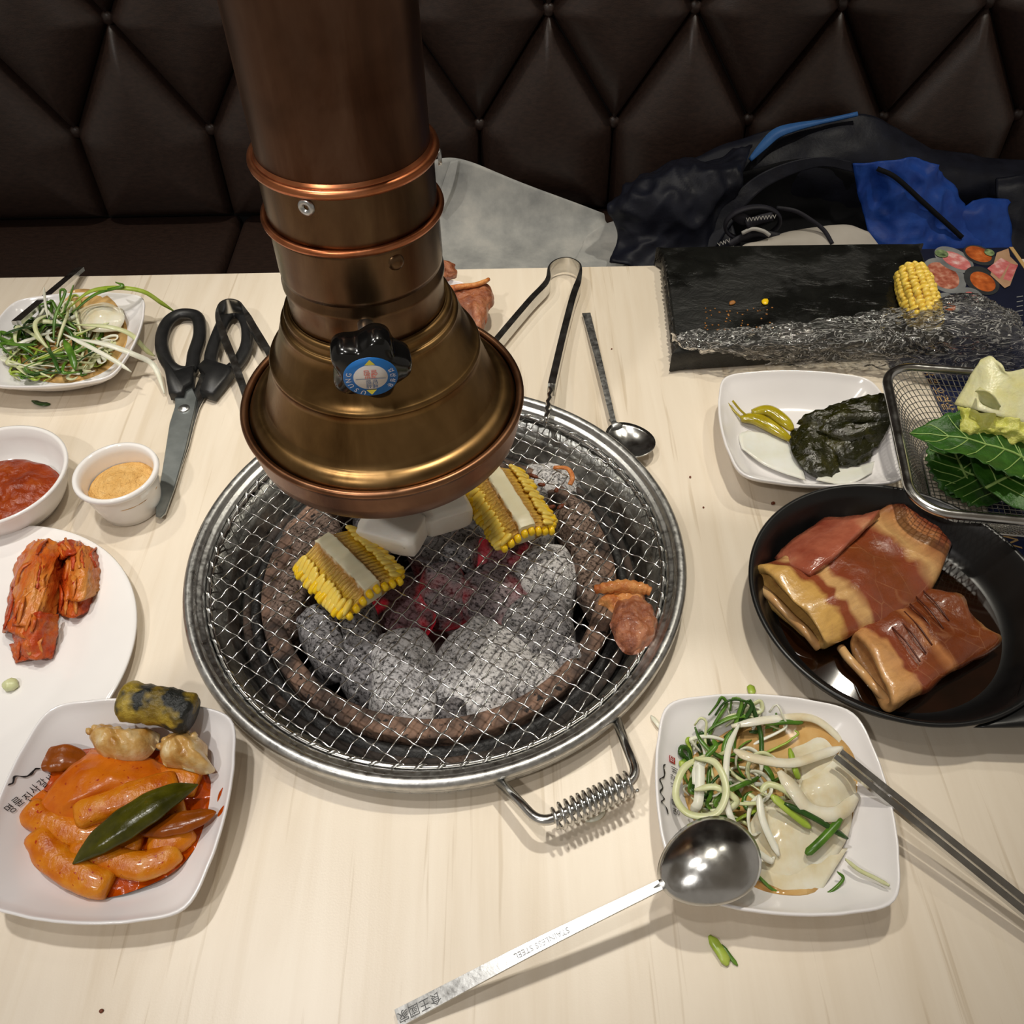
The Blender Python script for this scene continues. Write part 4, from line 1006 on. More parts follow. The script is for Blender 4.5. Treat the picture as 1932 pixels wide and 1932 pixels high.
kimchi('ragged kimchi piece with curled edges behind the long bundle', [
    ([[(112, 1160, .005), (140, 1165, .012), (180, 1145, .005)], [(110, 1100, .010), (145, 1095, .022), (186, 1095, .008)], [(118, 1040, .010), (150, 1035, .022), (188, 1050, .008)]], 'kimchi_red'),
    ([[(122, 1130, .014), (150, 1135, .022), (185, 1120, .010)], [(125, 1080, .018), (155, 1075, .028), (188, 1075, .012)], [(122, 1045, .012), (150, 1030, .024), (182, 1035, .012)]], 'kimchi'),
    ([[(95, 1035, .010), (125, 1020, .022), (155, 1025, .010)], [(110, 1060, .016), (135, 1048, .028), (165, 1050, .014)]], 'kimchi_red'),
], loc=(b1.x, b1.y, .0032))
p = at(20, 1292, .006); o = obj('garlic_scrap', blob((p.x, p.y, .0062), (.0045, .0042, .0032), (0, .3, .5), 3, .3, 2, 5, .8), MT['scallion_pale']); tag(o, 'small pale garlic scrap on the round plate', 'scrap')

# ================================================================ shredded scallion and onion
def wander(p, d, L, n, curl, seed, zf, lift, lim=None):
    """a springy strand that stays above the surface under it"""
    r = random.Random(seed); P = [p.copy()]; a = math.atan2(d.y, d.x); w = r.uniform(-curl, curl); lz = lift
    for i in range(n):
        w += r.uniform(-curl, curl) * .35; a += w; s = L / n
        q = P[-1] + Vector((math.cos(a) * s, math.sin(a) * s, 0))
        if lim and (Vector((q.x - lim[0], q.y - lim[1], 0)).length > lim[2]):
            a += PI * .5; q = P[-1] + Vector((math.cos(a) * s * .6, math.sin(a) * s * .6, 0))
        q.z = zf(q.x, q.y) + lz * (.55 + .45 * math.sin(PI * (i + .5) / n)) + .0015 * r.random()
        P.append(q)
    P[0].z = zf(P[0].x, P[0].y) + lz * .5
    return crom(P, 3)
def salad(name, label, key, c_px, n, rad, seed, mix, loc_z=.005, hmax=.020, Lr=(.03, .065), curl=.5, wr=(.0016, .0032)):
    c = at(c_px[0], c_px[1], .015); zf = dish_floor(key); r = random.Random(seed)
    t = thing(name, label, 'salad', (c.x, c.y, loc_z))
    for i in range(n):
        a = r.uniform(0, 2 * PI); q = r.random() ** .6 * rad
        p = Vector((c.x + math.cos(a) * q, c.y + math.sin(a) * q, 0)); k = i / n
        mt = r.choices([m_[0] for m_ in mix], [m_[1] for m_ in mix])[0]
        da = a + r.uniform(1.2, 2.2) * r.choice((-1, 1))
        P = wander(p, Vector((math.cos(da), math.sin(da), 0)), r.uniform(*Lr), 7, curl, seed * 100 + i, zf, .002 + hmax * k * max(.25, 1 - q / rad * .8), (c.x, c.y, rad * 1.15))
        w = r.uniform(*wr); m = len(P)
        W = [w * min(1, .35 + 3 * min(j, m - 1 - j) / m) for j in range(m)]
        obj('scallion_shred', strip(P, W, .0007, (0, 0, 1), r.uniform(-.15, .15), r.uniform(-1.6, 1.6)), MT[mt], t)
    return t, c
MIXG = [('scallion_green', 5), ('scallion_dark', 3), ('scallion_white', 4), ('scallion_pale', 4), ('scallion_lime', 2)]
sal, _c = salad('scallion_salad', 'heap of shredded green and white scallion on the upper left dish', 'tl', (112, 648), 100, .044, 11, MIXG, hmax=.030, Lr=(.035, .075), curl=.32, wr=(.0020, .0042))
def shred(parent, pts, w, mt, tw=0.0, cup=.1):
    P = crom(ats(pts), 5); m = len(P); W = [w * min(1, .25 + 4 * min(j, m - 1 - j) / m) for j in range(m)]
    return obj('scallion_shred', strip(P, W, .0008, (0, 0, 1), cup, tw), MT[mt], parent)
shred(sal, [(130, 580, .030), (170, 550, .040), (220, 543, .044), (270, 550, .036), (305, 572, .020), (330, 588, .006)], .0042, 'scallion_lime', .5)
shred(sal, [(135, 590, .030), (180, 555, .040), (230, 540, .046), (218, 532, .046)], .0030, 'scallion_green', .5)
shred(sal, [(118, 592, .030), (130, 565, .040), (138, 538, .050)], .0020, 'scallion_green')
shred(sal, [(90, 600, .026), (85, 570, .036), (83, 542, .048)], .0022, 'scallion_white')
shred(sal, [(150, 640, .032), (200, 650, .034), (250, 668, .026), (290, 690, .012), (310, 742, .004)], .0050, 'scallion_white', .6)
shred(sal, [(120, 630, .034), (170, 655, .034), (215, 680, .030), (248, 702, .022)], .0040, 'scallion_white', .6)
shred(sal, [(140, 612, .032), (200, 616, .036), (245, 630, .028), (275, 660, .012), (292, 672, .004)], .0046, 'scallion_pale', .5)
shred(sal, [(80, 610, .026), (30, 622, .026), (5, 632, .024)], .0030, 'scallion_dark')
shred(sal, [(70, 650, .028), (30, 650, .024), (0, 645, .020)], .0036, 'scallion_green')
shred(sal, [(120, 640, .036), (135, 670, .036), (142, 698, .030)], .0060, 'scallion_green')
sauce_pool('salad_dressing', ats([(60, 640), (150, 575), (225, 590), (240, 640), (200, 690), (120, 715), (40, 700), (20, 670)], .010), .0046, 'soy_dressing', 'brown soy dressing under the scallion on the upper left dish', zf=lambda x, y: max(.0050, F_TL(x, y) + .0001))
o = obj('onion_slice', patch([ats(r) for r in ([(140, 610, .012), (175, 625, .018), (225, 625, .013)], [(140, 590, .017), (180, 585, .026), (235, 600, .020)], [(160, 572, .015), (195, 570, .022), (230, 580, .017)])], 6, 6, .0012, .0005, 90, 2), MT['onion']); tag(o, 'translucent onion slice on the upper left scallion dish', 'onion slice')

# lower right dish: broad translucent onion slices below loops of onion and scallion
sauce_pool('salad_dressing', ats([(1300, 1430), (1390, 1375), (1530, 1375), (1605, 1440), (1605, 1560), (1550, 1675), (1470, 1690), (1395, 1650), (1320, 1560), (1290, 1490)], .010), .0046, 'soy_dressing', 'brown soy dressing pooled under the onion on the lower right dish', zf=lambda x, y: max(.0052, F_BR(x, y) + .0001))
def onion(label, rows, seed):
    o = obj('onion_slice', patch([ats(r) for r in rows], 8, 8, .0016, .0009, 75, seed), MT['onion']); return tag(recalc(o), label, 'onion slice', 'onion slices in dressing')
onion('big translucent onion slice nearest the spoon bowl', [[(1425, 1640, .008), (1480, 1680, .008), (1560, 1650, .009)], [(1410, 1570, .012), (1490, 1590, .017), (1600, 1575, .013)], [(1440, 1510, .014), (1510, 1510, .020), (1610, 1520, .015)]], 1)
onion('pale onion slice under the chopstick tips', [[(1530, 1560, .016), (1580, 1540, .018), (1625, 1500, .013)], [(1510, 1500, .021), (1570, 1480, .024), (1620, 1460, .015)], [(1520, 1450, .018), (1565, 1430, .019), (1600, 1425, .013)]], 2)
onion('amber-edged onion slice lying lowest on the dish', [[(1415, 1660, .0085), (1480, 1705, .0090), (1545, 1690, .0095)], [(1420, 1620, .010), (1490, 1650, .011), (1575, 1640, .011)], [(1430, 1590, .010), (1500, 1600, .012), (1600, 1600, .011)]], 5)
onion('clear onion slice between the scallion and the chopstick tips', [[(1480, 1500, .016), (1540, 1480, .020), (1600, 1460, .014)], [(1480, 1450, .018), (1540, 1425, .022), (1600, 1430, .015)], [(1500, 1400, .014), (1550, 1385, .016), (1595, 1400, .013)]], 6)
onion('curved onion slice at the back of the lower right dish', [[(1380, 1390, .010), (1470, 1375, .012), (1560, 1400, .010)], [(1370, 1370, .012), (1470, 1352, .015), (1580, 1385, .012)]], 3)
sal2, _c = salad('onion_salad', 'loops of sliced onion and scallion on the lower right dish', 'br', (1420, 1455), 84, .036, 23, [('scallion_green', 5), ('scallion_dark', 4), ('scallion_pale', 5), ('scallion_white', 3), ('scallion_lime', 2)], hmax=.020, Lr=(.03, .06), curl=.45, wr=(.0016, .0034))
def loop(parent, pts, w, mt, tw=0.0):
    P = crom(ats(pts), 8); m = len(P); W = [w * min(1, .4 + 5 * min(j, m - 1 - j) / m) for j in range(m)]
    obj('onion_strand', strip(P, W, .0012, (0, 0, 1), .08, tw), MT[mt], parent)
loop(sal2, [(1330, 1425, .026), (1290, 1450, .028), (1275, 1500, .028), (1300, 1535, .030), (1350, 1535, .032), (1370, 1490, .034), (1350, 1440, .034), (1310, 1430, .030)], .0040, 'scallion_pale')
loop(sal2, [(1395, 1365, .024), (1375, 1410, .032), (1370, 1460, .034), (1372, 1520, .030), (1400, 1580, .024), (1450, 1622, .016), (1462, 1618, .014)], .0036, 'scallion_white')
loop(sal2, [(1310, 1480, .024), (1320, 1440, .028), (1318, 1510, .022), (1305, 1530, .016)], .0056, 'scallion_white')
loop(sal2, [(1385, 1415, .030), (1420, 1430, .032), (1490, 1440, .030), (1545, 1425, .026), (1590, 1410, .018)], .0056, 'onion')
loop(sal2, [(1380, 1370, .022), (1450, 1358, .024), (1530, 1355, .022), (1580, 1390, .018), (1600, 1420, .016)], .0050, 'onion')
loop(sal2, [(1470, 1455, .030), (1500, 1495, .030), (1530, 1530, .026), (1580, 1535, .024), (1620, 1500, .018)], .0080, 'onion')
loop(sal2, [(1310, 1490, .026), (1350, 1485, .030), (1390, 1510, .028), (1370, 1530, .024), (1340, 1530, .022)], .0036, 'scallion_pale')
loop(sal2, [(1432, 1500, .026), (1440, 1550, .024), (1470, 1615, .016)], .0040, 'scallion_white')
loop(sal2, [(1435, 1495, .028), (1450, 1480, .030), (1480, 1490, .030), (1500, 1510, .026)], .0036, 'scallion_pale')
loop(sal2, [(1490, 1412, .028), (1500, 1450, .028), (1508, 1470, .024)], .0034, 'scallion_lime')
loop(sal2, [(1455, 1500, .028), (1490, 1530, .026), (1530, 1562, .022)], .0046, 'scallion_lime')
loop(sal2, [(1480, 1515, .028), (1540, 1545, .026), (1600, 1582, .018)], .0032, 'scallion_dark')
loop(sal2, [(1520, 1612, .018), (1545, 1590, .022), (1588, 1545, .024)], .0046, 'scallion_green')
loop(sal2, [(1330, 1430, .024), (1350, 1408, .026), (1345, 1395, .024)], .0030, 'scallion_green')
loop(sal2, [(1440, 1365, .022), (1480, 1362, .024), (1515, 1363, .022)], .0030, 'scallion_green')
loop(sal2, [(1420, 1640, .012), (1460, 1680, .010), (1510, 1698, .010), (1555, 1690, .012), (1590, 1660, .014), (1580, 1645, .016)], .0018, 'scallion_green')
loop(sal2, [(1595, 1620, .016), (1620, 1640, .020), (1650, 1655, .024), (1678, 1670, .029)], .0020, 'scallion_pale')
# loose bits lying on the table
G = 'loose scallion bits on the table'
def bit(label, pts, w, mt):
    P = crom(ats(pts), 5); m = len(P); W = [w * min(1, .3 + 4 * min(j, m - 1 - j) / m) for j in range(m)]
    o = obj('scallion_bit', strip(P, W, .0008, (0, 0, 1), .1), MT[mt]); return tag(o, label, 'scallion bit', G)
bit('forked scallion scrap in front of the lower right dish', [(1338, 1765, .0015), (1352, 1785, .0025), (1365, 1805, .0025), (1373, 1822, .0015)], .0055, 'scallion_lime')
bit('thin dark edge scrap lying against the forked scallion', [(1362, 1782, .0014), (1378, 1805, .0016), (1392, 1822, .0010)], .0022, 'scallion_green')
bit('short green scallion end behind the lower right dish', [(1415, 1292, .0016), (1420, 1310, .0020)], .0050, 'scallion_lime')
bit('dark green leaf sliver below the upper left dish', [(60, 756, .0010), (78, 762, .0022), (95, 762, .0010)], .0040, 'scallion_dark')
bit('pale onion thread by the corner of the lower right dish', [(1228, 1350, .0012), (1240, 1365, .0030), (1250, 1378, .0014)], .0030, 'scallion_white')
bit('clear onion thread under the coil handle', [(1105, 1550, .0010), (1130, 1542, .0030), (1142, 1525, .0012)], .0026, 'scallion_white')

# ================================================================ helpers for turned things
def objl(name, vf, mat, parent, smooth=True, mats=None, fmat=None):
    """verts already local to the parent thing (which carries its own turn)"""
    me = bpy.data.meshes.new(name); me.from_pydata([tuple(v) for v in vf[0]], [], vf[1]); me.update()
    if smooth:
        for p in me.polygons: p.use_smooth = True
    for m in (mats or [mat]): me.materials.append(m)
    if fmat:
        for p, k in zip(me.polygons, fmat): p.material_index = k
    o = bpy.data.objects.new(name, me); COL.objects.link(o); o.parent = parent; return o
def band(P, w, h, hint=(0, 0, 1)):
    """a rectangular bar along P: w across, h along the hint"""
    P = [Vector(p) for p in P]; T, Nn, B = frames(P, False, hint); L = []
    for i, p in enumerate(P):
        wi = w[i] if isinstance(w, (list, tuple)) else w; hi = h[i] if isinstance(h, (list, tuple)) else h
        L.append([p - B[i] * wi / 2 - Nn[i] * hi / 2, p + B[i] * wi / 2 - Nn[i] * hi / 2, p + B[i] * wi / 2 + Nn[i] * hi / 2, p - B[i] * wi / 2 + Nn[i] * hi / 2])
    return loft(L, True, True, True)

# ================================================================ food on the grate
GT = GZ + .0015
def corn_quarter(label, p0, p1, half, h, seed, group='corn pieces on the grate', side=1.0):
    """a quarter of a cob lying kernels down: raised pale core on top, socketed flanks, kernels along both long edges and one end"""
    a, b = at(p0[0], p0[1], GT + .018), at(p1[0], p1[1], GT + .018); d = b - a; L = d.length; mid = (a + b) / 2
    t = thing('corn_piece', label, 'corn', (mid.x, mid.y, GT), group); t.rotation_euler = (0, 0, math.atan2(d.y, d.x))
    r = random.Random(seed); loops = []
    for k in range(33):
        s = k / 32; x = -L / 2 + L * s; e = min(1, .86 + 2.2 * min(s, 1 - s)); w = half * e * (1 + .015 * math.sin(k * 1.7)); z = h * (.90 + .10 * min(1, 8 * min(s, 1 - s)))
        sec = [(-w, .003), (-w * .95, .0080), (-w * .66, z * .62), (-w * .34, z * .80), (-.0070, z * .84), (-.0062, z * .98), (-.0046, z), (.0046, z), (.0062, z * .98), (.0070, z * .84), (w * .34, z * .78), (w * .66, z * .60), (w * .95, .0080), (w, .003), (w * .8, .0004), (w * .4, 0), (0, 0), (-w * .4, 0), (-w * .8, .0004)]
        loops.append([Vector((x + .0005 * r.uniform(-1, 1), y * (1 if y < 0 else side) + .0004 * r.uniform(-1, 1), max(.0, zz) + (.0004 * r.uniform(-1, 1) if zz > .002 else 0))) for y, zz in sec])
    o = objl('cut_cob', loft(loops, True, True, True), MT['corn_cut'], t); sharp(o, 60)
    first = None; n = int(L / .0037)
    for row in range(3):
        for sd in (-1, 1):
            for k in range(n):
                q_ = (k + .5 + .25 * (row % 2)) / n
                if q_ > 1: continue
                x = -L / 2 + L * q_; e = min(1, .86 + 2.2 * min(q_, 1 - q_)); y = sd * half * e * (1 if sd < 0 else side) * (1.03, .88, .97)[row]; z = (.0068, .0112, .0030)[row]; sl = (.55, .75, -.3)[row]
                M_ = Matrix.Translation((x + r.uniform(-.0006, .0006), y * r.uniform(.95, 1.04), z + r.uniform(-.0008, .0008))) @ Matrix.Rotation(-sd * sl, 4, 'X') @ Euler((0, 0, r.uniform(-.2, .2))).to_matrix().to_4x4() @ Matrix.Diagonal((r.uniform(.9, 1.1), r.uniform(.9, 1.25) * (1.25 if row == 1 else 1), r.uniform(.8, 1.05) * (.7 if row == 1 else 1), 1))
                if first is None:
                    first = objl('kernel', blob((0, 0, 0), (.0023, .0046, .0030), sub=2, amp=.16, fs=2, sq=.75), MT['kernel'], t); first.matrix_local = M_
                else:
                    o2 = like(first, t, M_)
                    if row == 1 or r.random() < .25: o2.material_slots[0].link = 'OBJECT'; o2.material_slots[0].material = MT['kernel_pale']
    for k in range(8):
        y = half * .85 * (k - 3.5) / 3.5; z = .004 + .009 * (1 - abs(k - 3.5) / 3.5)
        like(first, t, Matrix.Translation((L / 2 + .0006, y, z)) @ Matrix.Rotation(PI / 2, 4, 'Z') @ Matrix.Diagonal((1.1, .8, 1.2, 1)))
    return t
corn_quarter('corn wedge at the left of the grate, cut side up', (608, 1012), (700, 1104), .0255, .0200, 3)
corn_quarter('corn wedge at the right of the grate, half behind the drip pan', (925, 880), (995, 992), .0225, .0200, 8)
def chunk(label, px, py, r, rot, seed):
    p = at(px, py, GT + r[2])
    o = obj('mushroom_chunk', blob((p.x, p.y, GT + r[2] * 1.02), r, rot, 4, .06, 2.0, seed, .34), MT['mushroom']); tag(o, label, 'mushroom', 'white chunks on the grate')
    return p
cp = chunk('white browned chunk beside the left corn wedge', 742, 1000, (.0240, .0155, .0105), (.06, -.08, math.radians(-22)), 1)
chunk('smaller white chunk under the drip pan rim', 838, 966, (.0190, .0140, .0105), (0, .05, math.radians(24)), 2)
t = thing('grilled_meat', 'glossy browned pork piece at the right edge of the grate', 'meat', tuple(at(1195, 1170, GT)))
obj('lean_meat', pillow(ats([(1165, 1125), (1205, 1118), (1236, 1148), (1240, 1180), (1222, 1215), (1190, 1228), (1165, 1208), (1153, 1170)], GT + .005), GT, .0105, 72, 18, .0024, 120, 3, 3.6, .45), MT['meat_cooked'], t)
obj('lean_meat', pillow(ats([(1128, 1128), (1150, 1108), (1190, 1108), (1218, 1118), (1210, 1140), (1172, 1148), (1150, 1140)], GT + .006), GT, .0085, 60, 14, .0022, 150, 8, 3.0, .5), MT['meat_fat'], t)
P = crom(ats([(1122, 1112, GT + .006), (1150, 1108, GT + .009), (1180, 1106, GT + .010), (1210, 1110, GT + .009), (1228, 1116, GT + .008)]), 7); m = len(P)
obj('fat_strip', tube(P, [.0048 * (.6 + .4 * math.sin(PI * i / (m - 1))) * (1 + .12 * math.sin(i * 1.9)) for i in range(m)], 12), MT['meat_fat'], t)
G = 'burnt meat scraps stuck on the grate'
for i, (px, py, a, lab) in enumerate(((1005, 898, .0045, 'burnt orange scrap on the grate nearest the right corn wedge'), (1022, 915, .0030, 'tiny burnt scrap below the largest orange scrap'), (1040, 957, .0035, 'small burnt scrap nearest the tip of the right corn wedge'), (1058, 956, .0036, 'dark red burnt bead right of the corn wedge tip'), (1050, 925, .0024, 'thin burnt crumb on a wire behind the corn wedge'))):
    p = at(px, py, GT + .002); o = obj('burnt_scrap', blob((p.x, p.y, GT + .0022), (a, .0016, .0015), (0, 0, -.5 + .4 * i), 3, .35, 2.2, i), MT['char_bit']); tag(o, lab, 'scrap', G)
P = crom(ats([(1045, 882, GT + .002), (1070, 884, GT + .005), (1080, 900, GT + .006), (1075, 915, GT + .003)]), 6)
o = obj('onion_curl', tube(P, [.0020] * len(P), 8, False, True, .6), MT['meat_fat']); tag(o, 'browned curl of onion behind the right corn wedge', 'scrap')

# ================================================================ dish of grilled ribs behind the hood
mc = at(886, 529, .027); DISH['mt'] = ((mc.x - .052, mc.y - .040), .052, .046, math.radians(-6))
square_dish('square_dish', 'square white dish mostly hidden behind the copper hood', (mc.x - .052, mc.y - .040), .052, .046, math.radians(-6))
rib = thing('grilled_rib', 'thick browned rib piece beside the hood, hanging over its dish', 'meat', tuple(at(895, 580, .026)), 'grilled ribs on the hidden dish')
obj('rib_meat', pillow(ats([(846, 548), (868, 540), (915, 536), (930, 547), (932, 566), (921, 582), (919, 600), (905, 622), (893, 615), (880, 592), (856, 580)], .030), .026, .0130, 60, 14, .0020, 130, 6, 3.4, .5), MT['meat_cooked'], rib)
P = crom(ats([(846, 545, .039), (868, 541, .042), (895, 538, .041), (915, 531, .041), (922, 527, .040)]), 5); m = len(P)
obj('fat_strip', tube(P, [.0030 - .0012 * i / m for i in range(m)], 10), MT['meat_fat'], rib)
p = at(847, 507, .036); o = obj('grilled_rib', blob((p.x - .006, p.y, .034), (.014, .012, .009), (0, .2, .3), 4, .3, 2, 4), MT['meat_cooked']); tag(o, 'small dark rib piece peeping out behind the hood', 'meat', 'grilled ribs on the hidden dish')

# ================================================================ cutlery and tools
def spoon(label, end, neck, bowl, half, up, we=.0088, wn=.0052, group='long-handled steel spoons', name='spoon', bow=.004):
    e, nk, bc = at(*end), at(*neck), at(*bowl)
    t = thing('spoon', label, 'spoon', (e.x, e.y, e.z), group)
    mid = (e + nk) / 2 + Vector((0, 0, bow))
    P = crom([e, mid, nk], 12); m = len(P); k = 0
    obj('handle', band(P, [we + (wn - we) * (i / (m - 1)) ** .8 for i in range(m)], [.0022] * m), MT['steel_worn'], t); sharp(t.children[0], 40)
    ax = (bc - nk); ax.normalize(); side = ax.cross(Vector((0, 0, 1))).normalized(); upv = side.cross(ax)
    a, b = half; loops = []; loops2 = []; n = 40; dep = b * .42 * up
    def pt(u, v):   # egg-shaped outline, u out from the middle 0..1, v round
        x = math.cos(v) * a * u; y = math.sin(v) * b * u * (1 + .16 * math.cos(v) * u)
        return bc + ax * x + side * y + upv * (dep * (1 - u * u) - (.0 if up > 0 else 0))
    for k in range(9): loops.append([pt(.02 + .98 * k / 8, 2 * PI * j / n) for j in range(n)])
    for k in range(9): loops2.append([q - upv * .0009 for q in loops[8 - k]])
    o = obj('bowl', loft(loops + loops2, True, True, True), MT['steel'], t); recalc(o)
    tip = bc - ax * a * .93
    obj('neck', tube([nk - ax * .004, nk.lerp(tip, .5), tip + ax * .004], [.0024, .0030, .0052], 12, False, True, .42), MT['steel_worn'], t)
    return t, P
bigspoon, PS = spoon('large steel spoon lying face down across the lower right dish', (750, 1922, .0045), (1246, 1670, .0335), (1336, 1627, .0365), (.0290, .0225), 1)
T_, N_, B_ = frames(PS, False, (0, 0, 1))
def engrave(s, size, i, turn, mt='ink', off=0.0):
    M_ = Matrix((T_[i], -B_[i] if False else N_[i].cross(T_[i]), N_[i])).transposed().to_4x4(); M_.translation = PS[i] + N_[i] * .00125
    obj('stamped_lettering', xform(text_vf(s, size), M_ @ Matrix.Rotation(turn, 4, 'Z')), MT[mt], bigspoon, smooth=False)
MT['stamp'] = simple('stamped_steel', (96, 96, 96), rough=.4, metal=1)
engrave('STAINLESS STEEL', .0042, 13, PI, 'stamp'); engrave('食王國家', .0062, 2, PI, 'stamp')
spoon('steel spoon lying face up behind the grill', (1106, 592, .0030), (1157, 796, .0085), (1186, 828, .0112), (.0240, .0195), -1, .0082, .0046, bow=.002)
def rod(name, label, pts, r, group, mt='steel'):
    o = obj(name, tube(crom(ats(pts), 6), r, 14), MT[mt]); return tag(o, label, 'chopstick', group)
G = 'steel chopsticks'
def stick(label, a, b, w0, w1):
    A, B = at(*a), at(*b); B = A + (B - A).normalized() * .222
    o = obj('chopstick', band([A, A.lerp(B, .5), B], [w0, (w0 + w1) / 2, w1], [w0 * .8, (w0 + w1) * .4, w1 * .8]), MT['steel']); sharp(o, 30); return tag(o, label, 'chopstick', G)
stick('upper of the two steel chopsticks resting on the lower right dish', (1585, 1419, .0330), (1932, 1700, .0160), .0036, .0052)
stick('lower of the two steel chopsticks resting on the lower right dish', (1574, 1428, .0330), (1932, 1722, .0160), .0036, .0052)
for lab, dx in (('upper steel chopstick end behind the upper left dish', 0), ('lower steel chopstick end behind the upper left dish', 7)):
    A, B = at(155 - dx, 507 + dx * .2, .0080), at(60 - dx, 588, .0300); B = A + (B - A).normalized() * .13
    o = obj('chopstick', band([A, A.lerp(B, .5), B], .0046, .0040), MT['steel']); sharp(o, 30); tag(o, lab, 'chopstick', G)

# --- tongs: sprung steel strip standing on edge
def tongs(label, pts, h, grip, loop_at):
    P = crom(ats(pts), 7); c = sum(P, Vector()) / len(P)
    t = thing('tongs', label, 'tongs', (c.x, c.y, .002), 'steel serving tongs')
    m = len(P); top = min(range(m), key=lambda i: (P[i] - at(*loop_at)).length); W = [.0014 + .0050 * min(1, max(0, abs(i - top) - m * .13) / (m * .10)) for i in range(m)]
    obj('spring_band', band(P, W, [h * (1.15 - .35 * (w_ - .0014) / .0050) for w_ in W]), MT['steel'], t); sharp(t.children[0], 40)
    for e in grip:
        Q = crom(ats(e), 5); m = len(Q)
        obj('serrated_tip', band([q + Vector((.0009 * (-1) ** i, 0, 0)) for i, q in enumerate(Q)], .0026, .0100), MT['steel'], t)
    return t
tongs('steel tongs leaning open on the back of the grill ring', [(905, 690, .0120), (945, 640, .0110), (1000, 575, .0110), (1032, 540, .0110), (1036, 515, .0115), (1052, 502, .0120), (1075, 500, .0120), (1094, 512, .0115), (1092, 535, .0110), (1080, 570, .0110), (1062, 640, .0120), (1048, 700, .0180), (1040, 735, .0240)], .0150, [[(1040, 735, .0240), (1034, 765, .0275), (1030, 800, .0280)]], (1064, 500, .012))
tongs('steel tongs lying over the scissor handle', [(522, 700, .0200), (505, 665, .0190), (478, 620, .0185), (466, 598, .0185), (455, 582, .0190), (435, 577, .0195), (418, 585, .0195), (413, 605, .0190), (424, 640, .0185), (440, 680, .0180), (458, 730, .0160), (475, 780, .0140)], .0140, [], (435, 577, .0195))
# --- scissors
sx = at(347, 770, 0); sci = thing('scissors', 'large kitchen scissors with black plastic handles', 'scissors', (sx.x, sx.y, 0))
def grip_ring(pts, z):
    P = [at(q[0], q[1], z) for q in pts]; return tube(crom(P, 6, True), .0062, 12, True, True, .75)
obj('handle_grip', grip_ring([(345, 592), (372, 598), (377, 630), (366, 668), (360, 697), (336, 700), (316, 684), (305, 652), (309, 622), (323, 601)], .0075), MT['black_plastic'], sci)
obj('handle_grip', grip_ring([(415, 622), (430, 596), (452, 592), (466, 612), (466, 650), (450, 682), (428, 700), (404, 695), (398, 672)], .0075), MT['black_plastic'], sci)
obj('handle_shank', slab(ats([(306, 672), (330, 700), (366, 690), (362, 722), (348, 730), (344, 742), (318, 742)], .012), .0020, .0135, .002), MT['black_plastic'], sci)
obj('handle_shank', slab(ats([(372, 690), (388, 676), (436, 690), (438, 700), (402, 744), (376, 736), (386, 706)], .012), .0020, .0135, .002), MT['black_plastic'], sci)
o = obj('blade', slab(ats([(330, 738), (344, 736), (356, 690), (362, 694), (358, 722), (372, 752), (366, 782), (350, 850), (330, 920), (312, 968), (303, 977), (294, 974), (294, 955), (306, 890), (320, 800), (330, 768)], .006), .0044, .0068, .0006), MT['blade'], sci); sharp(o, 30)
o = obj('blade', slab(ats([(384, 690), (390, 692), (384, 738), (390, 742), (376, 768), (366, 800), (356, 840), (312, 968), (298, 976), (326, 880), (340, 800), (362, 745)], .004), .0016, .0040, .0006), MT['steel'], sci); sharp(o, 30)
p = at(347, 771, .007); obj('pivot_screw', lathe((p.x, p.y), [(.0050, .0066), (.0050, .0076), (.0040, .0084), (.0024, .0082), (.0020, .0090), (.0004, .0091)], 32, False, True), MT['alu'], sci)

# ================================================================ pickles on the dish beside the pan
def sheet(name, rows, mat, parent=None, th=.0010, amp=.0012, fs=110, seed=1, ridge=False, nu=7, nv=7):
    o = obj(name, patch([ats(r) for r in rows], nu, nv, th, amp, fs, seed, ridge), MT[mat], parent); return recalc(o)
def pickled(label, sheets, loc):
    t = thing('pickled_leaf_bundle', label, 'pickled leaf', loc, 'pickled perilla leaf bundles')
    for i, s_ in enumerate(sheets): sheet('leaf_layer', s_, 'pickled_leaf', t, .0009, .0022, 120, i + 2, True, 8, 8)
    return t
q = at(1600, 820, .005)
pickled('dark folded bundle of pickled perilla leaves hanging over the dish edge', [
    [[(1505, 800, .014), (1540, 815, .020), (1600, 825, .014)], [(1520, 782, .024), (1580, 790, .030), (1660, 805, .026)], [(1560, 770, .028), (1620, 762, .034), (1688, 782, .036)], [(1600, 756, .026), (1650, 745, .034), (1686, 742, .038)]],
    [[(1550, 835, .012), (1600, 850, .014), (1655, 845, .018)], [(1545, 810, .022), (1600, 825, .026), (1670, 815, .028)], [(1560, 790, .028), (1620, 800, .032), (1685, 790, .036)]],
    [[(1560, 870, .009), (1600, 882, .010), (1640, 868, .012)], [(1540, 840, .014), (1600, 850, .020), (1655, 840, .018)], [(1550, 815, .018), (1600, 820, .024), (1665, 815, .024)]]], (q.x, q.y, .005))
q = at(1530, 860, .005)
pickled('olive pickled leaf with visible veins at the front of the dish', [
    [[(1545, 905, .008), (1570, 910, .007), (1600, 903, .007)], [(1510, 880, .012), (1545, 885, .015), (1580, 880, .012)], [(1492, 845, .012), (1530, 845, .020), (1575, 845, .016)], [(1492, 812, .012), (1525, 800, .020), (1555, 790, .018)]]], (q.x, q.y, .005))
t = thing('pickled_pepper', 'yellow-green pickled pepper with its stem on the pickle dish', 'pepper', tuple(at(1440, 795, .006)))
P = crom(ats([(1398, 790, .0120), (1425, 790, .0130), (1455, 805, .0130), (1492, 830, .0110)]), 8); m = len(P)
